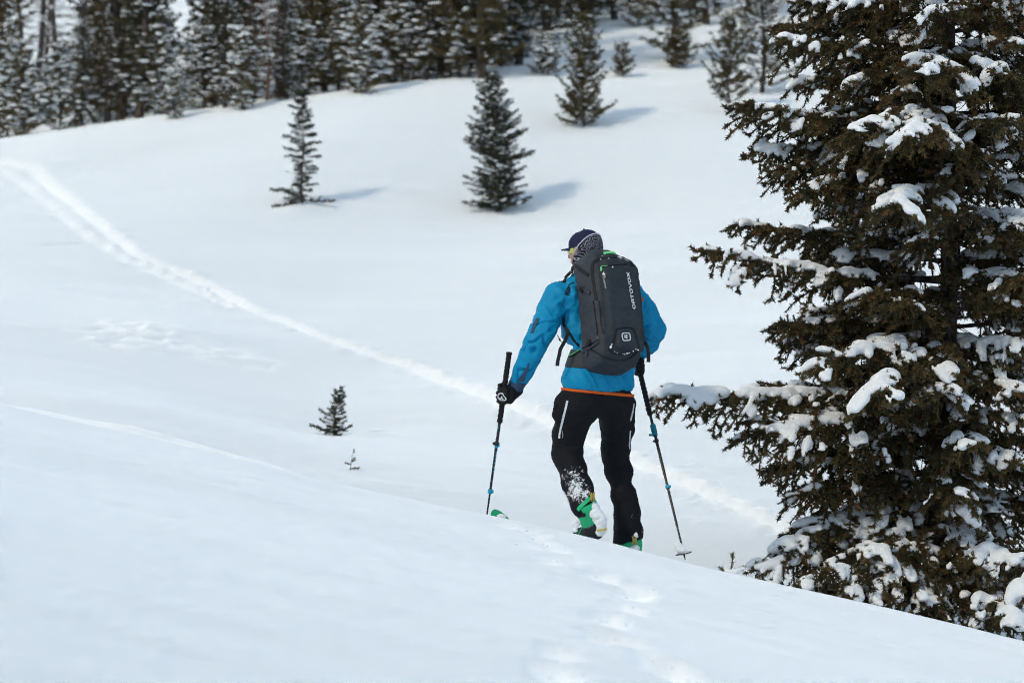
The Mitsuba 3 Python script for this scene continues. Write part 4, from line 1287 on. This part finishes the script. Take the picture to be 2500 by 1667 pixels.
# the rest of the crown, whorl by whorl
ENV = [(-1000, 60), (-600, 190), (-200, 300), (0, 340), (100, 390), (260, 420), (400, 400), (500, 330), (600, 400), (700, 400), (800, 390), (900, 400), (1000, 430), (1150, 390), (1250, 380), (1400, 420), (1600, 380)]
row, g = 1400.0, 0.0
while row > -980:
    base = on_trunk(trunk_a, at(2290, row, YT)[2])
    far_up = row < -60
    for j in range(2 if far_up else 3):
        g += 2.399 + rng.uniform(-0.35, 0.35)
        L = float(np.interp(row, [e[0] for e in ENV], [e[1] for e in ENV])) / F * YT * rng.uniform(0.62, 1.0)
        d = np.array([math.cos(g), math.sin(g), 0])
        if d[1] < -0.75 and abs(d[0]) < 0.5 and rng.random() < 0.05:
            continue
        low = np.clip((row - 1000) / 400, 0, 1)
        tip = base + d * L + UP * (0.06 - 0.22 * low - 0.05) * L + UP * rng.uniform(-0.05, 0.05)
        put('spruce_tree', base, tip, sag=-0.02 - 0.03 * low, snow=rng.uniform(0.022, 0.032) + 0.016 * low, thr=rng.uniform(0.41, 0.55), hang=0.85,
            spacing=0.062 if not far_up else 0.10, npn=17 if not far_up else 8)
    row -= 40 if not far_up else 110
for row in np.arange(-30, 1360, 62.0):
    base = on_trunk(trunk_a, at(2290, row, YT)[2])
    g2 = -math.pi / 2 + rng.uniform(-1.0, 1.0)
    L = rng.uniform(0.5, 0.95)
    tip = base + np.array([math.cos(g2), math.sin(g2), 0]) * L + UP * rng.uniform(-0.22, 0.0) * L
    put('spruce_tree', base, tip, sag=-0.03, snow=rng.uniform(0.022, 0.03), thr=rng.uniform(0.45, 0.56), hang=0.8, spacing=0.06, npn=18)
row = 1380.0
while row > -400:
    base = on_trunk(trunk_b, at(2200, row, 14.95)[2])
    for j in range(2):
        g += 2.399 + rng.uniform(-0.35, 0.35)
        L = float(np.interp(row, [-420, 0, 1400], [0.12, 0.62, 0.85])) * rng.uniform(0.6, 1.0)
        d = np.array([math.cos(g), math.sin(g), 0])
        tip = base + d * L + UP * rng.uniform(-0.12, 0.04) * L
        put('second_spruce_tree', base, tip, sag=-0.02, snow=rng.uniform(0.022, 0.034), thr=rng.uniform(0.42, 0.55), spacing=0.08, npn=17)
    row -= 92


# ------------------------------------------------------------------ conifers of the far slope
def lumps(C, A, rng, flat=0.42, fine=1):
    """Lumps of snow: squashed, uneven little pillows at C, of half size A (n, 3), turned at random."""
    ico = trimesh.creation.icosphere(fine, 1.0)
    n, m = len(C), len(ico.vertices)
    v = ico.vertices[None] * (1 + 0.18 * rng.standard_normal((n, m, 1)))
    v = v * A[:, None]
    v[..., 2] *= flat
    a = rng.random(n) * 6.28
    ca, sa = np.cos(a)[:, None], np.sin(a)[:, None]
    x, y = v[..., 0] * ca - v[..., 1] * sa, v[..., 0] * sa + v[..., 1] * ca
    v = np.stack([x, y, v[..., 2]], -1) + C[:, None]
    return v.reshape(-1, 3), (ico.faces[None] + np.arange(n)[:, None, None] * m).reshape(-1, 3)


def conifer(seed, height, reach, clear=0.05, limbs=60, pitch=(-0.05, 0.5), seg=0.10, side=0.45, nn=13, nlen=0.048, nwid=0.020, snow=0.5, lump=0.06,
            trunk_r=None, bend=(0, 0), upturn=0.15, skip=0.0, bare=0.25, needle_share=1.0, lean=0.75, fine=1):
    """One conifer with its foot at the origin: (trunk and limbs, crown, snow). reach: [(height share, limb length)]."""
    rng = np.random.default_rng(seed)
    tr = trunk_r or 0.014 * height + 0.008
    zz = np.linspace(-0.15, 1, 9)
    axis = np.stack([bend[0] * zz ** 2 + 0.01 * height * np.sin(zz * 9 + seed), bend[1] * zz ** 2 + 0.01 * height * np.cos(zz * 8 + seed), zz * height], 1)
    wood = [trunk_mesh(axis, [tr * 1.15, tr * 0.8, tr * 0.5, tr * 0.25, 0.004], rng, 8)]
    rx, ry = [r[0] for r in reach], [r[1] for r in reach]
    S0, S1, C, A = [], [], [], []
    g = seed * 1.7
    for i in range(limbs):
        f = clear + (1 - clear) * ((i + rng.random()) / limbs) ** 0.9
        g += 2.399 + rng.uniform(-0.5, 0.5)
        if rng.random() < skip:
            continue
        L = float(np.interp(f, rx, ry)) * rng.uniform(0.45, 1.22)
        if L < 0.03:
            continue
        p = pitch[0] + (pitch[1] - pitch[0]) * f + rng.uniform(-0.15, 0.15)
        b = np.array([np.interp(f, zz, axis[:, 0]), np.interp(f, zz, axis[:, 1]), f * height])
        d = np.array([math.cos(g), math.sin(g), 0])
        sd = np.array([-d[1], d[0], 0])
        m = max(3, int(L / seg) + 1)
        u = np.linspace(0, 1, m)[:, None]
        P = b + d * L * u + UP * L * (math.tan(p) * u + upturn * u ** 2.5)
        wood.append(tube(P, np.linspace(0.2 * tr * (1 - f) + 0.004, 0.003, m), 3))
        k0 = int(bare * (m - 1))
        live = rng.random() < needle_share
        if live:
            S0.append(P[k0:-1])
            S1.append(P[k0 + 1:])
        for j in range(max(1, k0), m):
            s = j / (m - 1)
            for sg in (-1, 1):
                if rng.random() < 0.12:
                    continue
                l = side * L * (1 - s) ** 0.8 * rng.uniform(0.5, 1.1) + seg * 0.6
                e = unit(d * rng.uniform(0.5, 1.0) + sg * sd * rng.uniform(0.5, 1.0) + UP * rng.uniform(-0.35, 0.45))
                mm = max(2, int(l / seg) + 1)
                uu = np.linspace(0, 1, mm)[:, None]
                B = P[j] + e * l * uu + UP * upturn * 0.6 * l * uu ** 2
                if live:
                    S0.append(B[:-1])
                    S1.append(B[1:])
                elif rng.random() < 0.6:
                    wood.append(tube(B, np.linspace(0.004, 0.002, mm), 3))
                if rng.random() < snow * 0.8:
                    q = B[rng.integers(0, mm)]
                    C.append(q + UP * lump * 0.25)
                    A.append(lump * np.array([rng.uniform(0.6, 2.2), rng.uniform(0.5, 1.1), rng.uniform(0.6, 1.1)]))
            if rng.random() < snow:
                C.append(P[j] + UP * lump * 0.3)
                A.append(lump * np.array([rng.uniform(0.8, 1.9), rng.uniform(0.7, 1.3), rng.uniform(0.7, 1.2)]))
    top = axis[-1]
    S0.append((top - UP * seg)[None])
    S1.append((top + UP * seg * 0.4)[None])
    crown = needles(np.vstack(S0), np.vstack(S1), nn, nlen, nwid, rng, core=0.006, lean=lean)
    sn = lumps(np.array(C), np.array(A), rng, fine=fine) if C else None
    return join(wood), crown, sn


def shift(m, p):
    return m[0] + p, m[1]


def lone(key, px, py, text, cat, crown_m, bark_m, depth0=14.0, sink=0.02, **kw):
    p = hit_ground(px, py, depth0) - UP * sink
    w, c, s = conifer(**kw)
    add(key + '__trunk', shift(w, p), bark_m)
    scene[key + '__crown'] = mikit.ply(shift(c, p), crown_m)
    if s is not None:
        add(key + '__snow', shift(s, p), 'clump_snow')
        labels[key + '__snow'] = {'kind': 'stuff'}
    label(key, text, cat)
    return p


def metres(px, py, h_px, depth0=14.0):
    """The height at the slope under a pixel that spans h_px pixels."""
    return hit_ground(px, py, depth0)[1] / F * h_px


h = metres(740, 502, 285)
p = lone('slim_fir_tree', 738, 503, 'slim open fir standing alone on the slope, with wide low boughs', 'fir tree', 'fir_needles', 'dead_bark', seed=3, height=h, limbs=100, pitch=(-0.10, 0.25), seg=0.055, side=0.34, nn=14, nlen=0.034, nwid=0.018,
         reach=[(0, 0.48), (0.05, 0.50), (0.16, 0.40), (0.24, 0.20), (0.45, 0.26), (0.65, 0.22), (0.85, 0.14), (1, 0.04)], snow=0.10, lump=0.028, bend=(0.02, 0), skip=0.05, trunk_r=0.026, upturn=0.05, needle_share=0.8, clear=0.02)
mound(p[0] + 0.05, p[1] - 0.25, 0.07, 0.30)
h = metres(1218, 520, 340)
p = lone('dense_fir_tree', 1216, 521, 'dense dark fir standing alone on the slope above the ski tourer', 'fir tree', 'fir_needles', 'bark', seed=11, height=h, limbs=200, pitch=(-0.05, 0.62), seg=0.055, side=0.38, nn=13, nlen=0.032, nwid=0.016,
         reach=[(0, 0.30), (0.06, 0.50), (0.15, 0.40), (0.35, 0.48), (0.5, 0.42), (0.7, 0.30), (0.85, 0.21), (1, 0.05)], snow=0.17, lump=0.030, bend=(-0.12, 0), upturn=0.12, clear=0.02, bare=0.12, skip=0.05)
mound(p[0], p[1] - 0.1, 0.03, 0.5)
h = metres(1425, 308, 262)
lone('young_pine_tree', 1424, 309, 'olive young pine with upturned left bough, alone near the top of the slope', 'pine tree', 'pine_needles', 'bark', seed=21, height=h, limbs=110, pitch=(-0.05, 0.9), seg=0.065, side=0.36, nn=13, nlen=0.048, nwid=0.020,
     reach=[(0, 0.40), (0.10, 0.52), (0.25, 0.46), (0.36, 0.28), (0.55, 0.34), (0.75, 0.24), (0.9, 0.16), (1, 0.05)], snow=0.16, lump=0.036, upturn=0.40, clear=0.03)
h = metres(1780, 276, 225)
lone('spindly_pine_tree', 1780, 277, 'spindly young pine with a bare lower trunk in front of a larger pine', 'pine tree', 'pine_needles', 'dead_bark', seed=27, height=h, limbs=62, pitch=(0.0, 0.9), seg=0.065, side=0.38, nn=13, nlen=0.048, nwid=0.020,
     reach=[(0, 0.3), (0.12, 0.52), (0.3, 0.42), (0.6, 0.34), (0.85, 0.2), (1, 0.06)], snow=0.16, lump=0.04, upturn=0.40, clear=0.10, bare=0.3)
h = metres(1858, 225, 400)
lone('open_pine_tree', 1862, 228, 'larger open pine leaning over its shadow, behind the spindly pine', 'pine tree', 'pine_needles', 'bark', seed=31, height=h, limbs=95, pitch=(-0.05, 0.9), seg=0.08, side=0.40, nn=11, nlen=0.05, nwid=0.018,
     reach=[(0, 0.45), (0.12, 0.75), (0.4, 0.6), (0.7, 0.45), (0.9, 0.3), (1, 0.06)], snow=0.26, lump=0.05, upturn=0.35, clear=0.05, bare=0.3)
h = metres(1520, 186, 78)
lone('tiny_pine_tree', 1520, 188, 'tiny tan pine standing alone on the open upper slope', 'pine tree', 'pine_needles', 'bark', seed=41, height=h, limbs=34, pitch=(0.0, 0.8), seg=0.06, side=0.35, nn=12, nlen=0.05, nwid=0.018,
     reach=[(0, 0.18), (0.3, 0.19), (0.8, 0.1), (1, 0.04)], snow=0.2, lump=0.03, upturn=0.3)
h = metres(1660, 166, 85)
lone('bushy_pine_sapling', 1655, 168, 'bushy tan pine sapling at the foot of the big dark pine', 'pine tree', 'pine_needles', 'bark', seed=43, height=h, limbs=60, pitch=(0.1, 0.9), seg=0.06, side=0.4, nn=12, nlen=0.05, nwid=0.018,
     reach=[(0, 0.26), (0.3, 0.28), (0.8, 0.16), (1, 0.05)], snow=0.18, lump=0.03, upturn=0.3)
h = metres(1335, 182, 90)
lone('snowy_pine_sapling', 1337, 183, 'snowy tan pine sapling left of the olive young pine', 'pine tree', 'pine_needles', 'bark', seed=45, height=h, limbs=50, pitch=(0.0, 0.8), seg=0.07, side=0.42, nn=11, nlen=0.05, nwid=0.018,
     reach=[(0, 0.34), (0.3, 0.36), (0.8, 0.2), (1, 0.05)], snow=0.5, lump=0.045, upturn=0.3)
h = metres(820, 1060, 122)
p = lone('small_crooked_fir', 815, 1063, 'small crooked fir in the hollow, holding a loop of snow', 'fir tree', 'fir_needles', 'bark', seed=52, height=h, limbs=46, pitch=(-0.2, 0.6), seg=0.028, side=0.42, nn=14, nlen=0.022, nwid=0.010,
         reach=[(0, 0.16), (0.15, 0.19), (0.38, 0.12), (0.5, 0.06), (0.75, 0.055), (1, 0.02)], snow=0.16, lump=0.018, bend=(0.07, 0), trunk_r=0.009, upturn=0.25, clear=0.02, bare=0.1)
mound(p[0] + 0.35, p[1] - 0.05, 0.045, 0.22)
h = metres(855, 1145, 55)
lone('tiny_fir_sapling', 855, 1148, 'tiny leaning sapling poking from the snow below the small crooked fir', 'fir sapling', 'dead_twigs', 'dead_bark', seed=54, height=h, limbs=8, pitch=(0.0, 0.5), seg=0.02, side=0.3, nn=9, nlen=0.012, nwid=0.004,
     reach=[(0, 0.07), (0.3, 0.08), (0.6, 0.03), (1, 0.012)], snow=0.05, lump=0.010, bend=(0.03, 0), trunk_r=0.004, upturn=0.1, clear=0.15)
h = metres(2025, 650, 60, 15)
lone('half_hidden_pine_sapling', 2022, 655, 'blurred tan pine sapling seen through a gap between the tall spruce boughs', 'pine sapling', 'pine_needles', 'bark', depth0=17, seed=56, height=h, limbs=40, pitch=(0.1, 0.8), seg=0.05, side=0.45, nn=11, nlen=0.045, nwid=0.014,
     reach=[(0, 0.24), (0.5, 0.22), (1, 0.06)], snow=0.35, lump=0.03, upturn=0.3)
# two seedling tufts by the basket of the right pole: long-needled, half buried
ps = at(1783, 1390, 12.95)
rng = np.random.default_rng(5)
tw = [(ps + [0, 0, -0.03], ps + [0.012, 0, 0.055]), (ps + [0.012, 0, 0.055], ps + [0.010, 0, 0.082]), (ps + [-0.02, 0, -0.02], ps + [-0.056, 0, 0.012]), (ps + [0.01, 0.0, -0.03], ps + [0.024, -0.01, -0.006]),
      (ps + [0.03, 0.0, -0.02], ps + [0.058, -0.005, 0.004]), (ps + [0.05, 0.0, -0.01], ps + [0.072, 0.0, 0.012])]
add('pine_seedling', needles(np.array([a for a, b in tw]), np.array([b for a, b in tw]), 60, 0.024, 0.0050, rng, core=0.005, lean=0.9), 'seedling_needles', smooth=False)
label('pine_seedling', 'olive pine seedling tip poking from the snow right of the pole basket', 'pine seedling')
cake([(ps + [0.055, -0.015, 0.004], 0.010), (ps + [0.035, -0.015, -0.010], 0.014), (ps + [-0.018, -0.012, -0.006], 0.014), (ps + [0.012, -0.02, -0.012], 0.016), (ps + [0.074, -0.01, 0.010], 0.007)], 'pine_seedling__snow', 9, cellsize=0.004, rough=0.006)

# the forest: a few trees of each kind, planted many times
KIND = {
    'pine': dict(crown='pine_needles', bark='bark', cat='pine tree', reach=[(0, 0.5), (0.08, 0.72), (0.3, 0.70), (0.6, 0.52), (0.85, 0.3), (1, 0.06)], limbs=120, pitch=(-0.1, 0.8), seg=0.15, side=0.40, nn=9, nlen=0.085, nwid=0.038, snow=0.18, lump=0.064, upturn=0.3, clear=0.04),
    'spruce': dict(crown='fir_needles', bark='bark', cat='spruce tree', reach=[(0, 0.55), (0.08, 0.68), (0.3, 0.60), (0.6, 0.44), (0.85, 0.22), (1, 0.04)], limbs=140, pitch=(-0.25, 0.4), seg=0.14, side=0.36, nn=9, nlen=0.075, nwid=0.036, snow=0.16, lump=0.066, upturn=0.1, clear=0.03),
    'dead': dict(crown='dead_twigs', bark='dead_bark', cat='dead tree', reach=[(0, 0.35), (0.1, 0.55), (0.4, 0.55), (0.8, 0.3), (1, 0.05)], limbs=105, pitch=(-0.1, 0.3), seg=0.16, side=0.35, nn=5, nlen=0.06, nwid=0.010, snow=0.16, lump=0.05, upturn=0.05, clear=0.10, needle_share=0.5, trunk_r=0.062),
    'rust': dict(crown='red_twigs', bark='red_bark', cat='dead tree', reach=[(0, 0.35), (0.1, 0.6), (0.4, 0.55), (0.8, 0.3), (1, 0.05)], limbs=105, pitch=(-0.1, 0.3), seg=0.16, side=0.35, nn=7, nlen=0.06, nwid=0.014, snow=0.25, lump=0.05, upturn=0.05, clear=0.12, needle_share=0.7),
    'bush': dict(crown='pine_needles', bark='bark', cat='pine tree', reach=[(0, 0.55), (0.2, 0.62), (0.6, 0.42), (1, 0.08)], limbs=60, pitch=(0.0, 0.9), seg=0.11, side=0.42, nn=10, nlen=0.07, nwid=0.024, snow=0.42, lump=0.065, upturn=0.35, clear=0.02),
}
HEIGHT = {'pine': 5.6, 'spruce': 6.4, 'dead': 6.0, 'rust': 5.8, 'bush': 1.5}
WORDS = {'pine': 'snowy_pine_tree', 'spruce': 'snowy_spruce_tree', 'dead': 'grey_dead_tree', 'rust': 'rusty_dead_tree', 'bush': 'snowy_pine_bush'}
SAME = {'pine': 'tall snow-dusted pine deeper in the blurred forest behind its front edge', 'spruce': 'tall dark snow-dusted spruce deeper in the blurred forest behind its front edge',
        'dead': 'grey-brown leafless tree deeper in the blurred forest behind its front edge', 'rust': 'rusty brown dying conifer deeper in the blurred forest behind its front edge',
        'bush': 'low snow-covered pine bush among taller trees near the top right edge'}
GROUP = {'pine': 'pines of the forest', 'spruce': 'spruces of the forest', 'dead': 'leafless trees of the forest', 'rust': 'rusty dying trees of the forest', 'bush': 'pine bushes at the forest edge'}
proto = {}
for k, d in KIND.items():
    kw = {a: b for a, b in d.items() if a not in ('crown', 'bark', 'cat')}
    for i in range(2):
        w, c, s = conifer(seed=100 + 10 * list(KIND).index(k) + i, height=HEIGHT[k], fine=0, **kw)
        proto[k, i] = (mikit.ply(w, d['bark'], smooth=True), mikit.ply(c, d['crown']), mikit.ply(s, 'clump_snow', smooth=True))
planted = 0


def plant(kind, px, py, depth0=30, size=1.0, text=None, Y=None):
    """A forest tree whose foot stands on the slope under the pixel (or at depth Y on that bearing, where the foot is hidden)."""
    global planted
    planted += 1
    if Y is None:
        p = hit_ground(px, py, depth0)
    else:
        x = (px - 1250) / F * Y
        p = np.array([x, Y, float(ground_base(x, Y))])
    base, n = WORDS[kind], 0
    key = base
    while key in labels:
        n += 1
        key = f'{base}_{n:03d}'
    r = np.random.default_rng(planted)
    s = size * r.uniform(0.9, 1.12)
    to = T().translate([float(p[0]), float(p[1]), float(p[2]) - 0.05]).rotate([0, 0, 1], float(r.uniform(0, 360))).rotate([1, 0, 0], float(r.uniform(-2.0, 2.0))).scale([float(s * r.uniform(0.9, 1.1)), float(s * r.uniform(0.9, 1.1)), float(s)])
    for nm, d in zip(('trunk', 'crown', 'snow'), proto[kind, planted % 2]):
        scene[f'{key}__{nm}'] = {**d, 'to_world': to}
    labels[key + '__snow'] = {'kind': 'stuff'}
    if text:
        label(key, text, KIND[kind]['cat'])
    else:
        label(key, SAME[kind], KIND[kind]['cat'], group=GROUP[kind])


# trees one can point at
plant('pine', 1640, 152, text='big dark pine with a skirt of boughs on the slope below the top edge', size=1.0)
plant('rust', 304, 285, text='reddish bare trunk of a dying conifer standing out at the forest edge', size=0.85)
plant('bush', 590, 268, text='snow-capped pine bush spilling over the forest edge onto the open slope', size=1.0)
plant('bush', 232, 300, text='bushy snow-loaded pine left of the reddish bare trunk', size=1.35)
plant('bush', 885, 228, text='dark low pine bush hanging over the lip of the open slope', size=0.9)
plant('pine', 1180, 190, text='snowy pine directly behind the top of the dense dark fir', size=0.95)
plant('pine', 1085, 190, text='broad olive pine at the forest edge left of the dense dark fir', size=1.05)
plant('rust', 985, 200, text='small orange-tinted conifer among snowy pines at the forest edge', size=0.35)
plant('bush', 425, 290, text='lone dark pine bush set below the forest edge', size=0.5)
plant('dead', 100, 0, Y=56, text='first bare grey trunk against the pale gap at the top', size=1.3)
plant('dead', 122, 0, Y=57.5, text='second bare grey trunk against the pale gap at the top', size=1.3)
plant('dead', 52, 0, Y=58, text='leftmost bare grey trunk against the pale gap at the top', size=1.25)
plant('dead', 146, 0, Y=54.5, text='bare dark trunk at the right edge of the pale gap', size=1.3)
FR = np.random.default_rng(77)
front = [(20, 'bush'), (60, 'bush'), (150, 'bush'), (205, 'spruce'), (265, 'dead'), (350, 'spruce'), (400, 'bush'), (522, 'pine'), (500, 'bush'), (550, 'spruce'), (620, 'dead'), (655, 'rust'), (700, 'spruce'), (740, 'bush'), (770, 'pine'), (830, 'pine'), (855, 'bush'), (905, 'pine'), (960, 'bush'),
         (1010, 'bush'), (1045, 'spruce'), (1120, 'bush'), (1150, 'spruce'), (1225, 'bush'), (1260, 'spruce'), (1335, 'pine')]
edge = [(-200, 350), (0, 340), (350, 286), (640, 262), (760, 232), (870, 220), (930, 206), (1150, 195), (1250, 172), (1340, 120), (1400, 70), (1500, 50), (1620, 30), (1900, 20)]
ORD = ['first', 'second', 'third', 'fourth', 'fifth', 'sixth', 'seventh', 'eighth', 'ninth', 'tenth', 'eleventh', 'twelfth', 'thirteenth']
seen = {}
EDGE_WORDS = {'pine': 'tall snowy pine', 'spruce': 'tall dark spruce', 'dead': 'grey leafless tree', 'rust': 'rusty dying conifer', 'bush': 'low snow-loaded pine bush'}
for px, k in sorted(front):
    py = float(np.interp(px, [e[0] for e in edge], [e[1] for e in edge]))
    g0 = hit_ground(px, py + 4)
    plant(k, px, 0, Y=float(g0[1]) + FR.uniform(0.5, 1.6), size=FR.choice([0.36, 0.5, 0.7, 0.9, 1.05]) * FR.uniform(0.85, 1.1) if k != 'bush' else FR.uniform(0.8, 1.2),
          text=f'{ORD[seen.get(k, 0)]} {EDGE_WORDS[k]} from the left along the front edge of the forest')
    seen[k] = seen.get(k, 0) + 1
for n_row, (dy, step, wts) in enumerate([(2.6, 80, (0.36, 0.32, 0.14, 0.18)), (5.0, 78, (0.38, 0.30, 0.12, 0.20)), (8.0, 84, (0.36, 0.28, 0.22, 0.14)), (12.5, 96, (0.3, 0.3, 0.3, 0.1))]):
    px = -70.0 - 20 * n_row
    while px < 1420 + 160 * n_row:
        py = float(np.interp(px, [e[0] for e in edge], [e[1] for e in edge]))
        if not (15 < px < 185) and not (385 < px < 510):
            k = ['pine', 'spruce', 'dead', 'rust'][int(FR.choice(4, p=wts))]
            g0 = hit_ground(px, py + 4)
            plant(k, px, 0, Y=float(g0[1]) + dy + FR.uniform(-0.8, 0.8), size=FR.uniform(0.55, 1.15))
        px += step * FR.uniform(0.75, 1.3)
for px, py, k, s in [(1440, 60, 'pine', 0.9), (1500, 48, 'spruce', 0.9), (1560, 66, 'bush', 1.0), (1600, 20, 'pine', 1.0), (1720, 60, 'spruce', 0.8), (1750, 20, 'pine', 0.9), (1395, 62, 'spruce', 0.9), (1830, 30, 'pine', 0.8), (1545, 10, 'spruce', 1.0), (2000, 60, 'pine', 0.8), (2080, 20, 'spruce', 0.9), (1690, -10, 'spruce', 1.0), (2330, 30, 'pine', 0.9), (2560, 40, 'spruce', 0.9)]:
    plant(k, px, max(py, 4), size=s)

# grains of snow blown off the crest in front of the low boughs
gr = np.random.default_rng(9)
C = np.array([at(gr.normal(1940, 60), gr.normal(1408, 16), gr.uniform(12.9, 13.4)) for _ in range(170)] + [at(gr.uniform(1760, 2500), gr.uniform(1330, 1500), gr.uniform(12.4, 13.4)) for _ in range(40)])
C = C[C[:, 2] > ground_base(C[:, 0], C[:, 1]) + 0.01]
add('blowing_snow', lumps(C, np.repeat(gr.uniform(0.0016, 0.0042, (len(C), 1)), 3, 1), gr, flat=1.0, fine=0), 'clump_snow')
label('blowing_snow', 'fine grains of snow blown about in front of the low spruce boughs', kind='stuff')

# crumbs of snow thrown up round the prints and along the crest
C = []
for k in range(90):
    q = PRINTS[k % len(PRINTS)]
    px, py = q[0] + gr.normal(0, 45), q[1] + gr.normal(0, 18)
    d = at(px, py, 1.0)
    yy = np.linspace(4.0, 12.9, 700)
    i = np.nonzero(d[2] * yy < ground_base(d[0] * yy, yy))[0]
    if len(i):
        C.append([d[0] * yy[i[0]], yy[i[0]], float(ground_base(d[0] * yy[i[0]], yy[i[0]])) - 0.0005])
add('snow_crumbs', lumps(np.array(C), np.repeat(gr.uniform(0.002, 0.0055, (len(C), 1)), 3, 1), gr, flat=0.6), 'clump_snow')
label('snow_crumbs', 'small crumbs of snow scattered round the step hollows on the near slope', kind='stuff')

scene['snow_slope'] = mikit.ply((np.stack([GX, GY, GZ], -1).reshape(-1, 3), quads), 'ground_snow', smooth=True, color=snow_color)
label('snow_slope', 'wind-smoothed snow slope with ski tracks and step hollows', kind='structure')
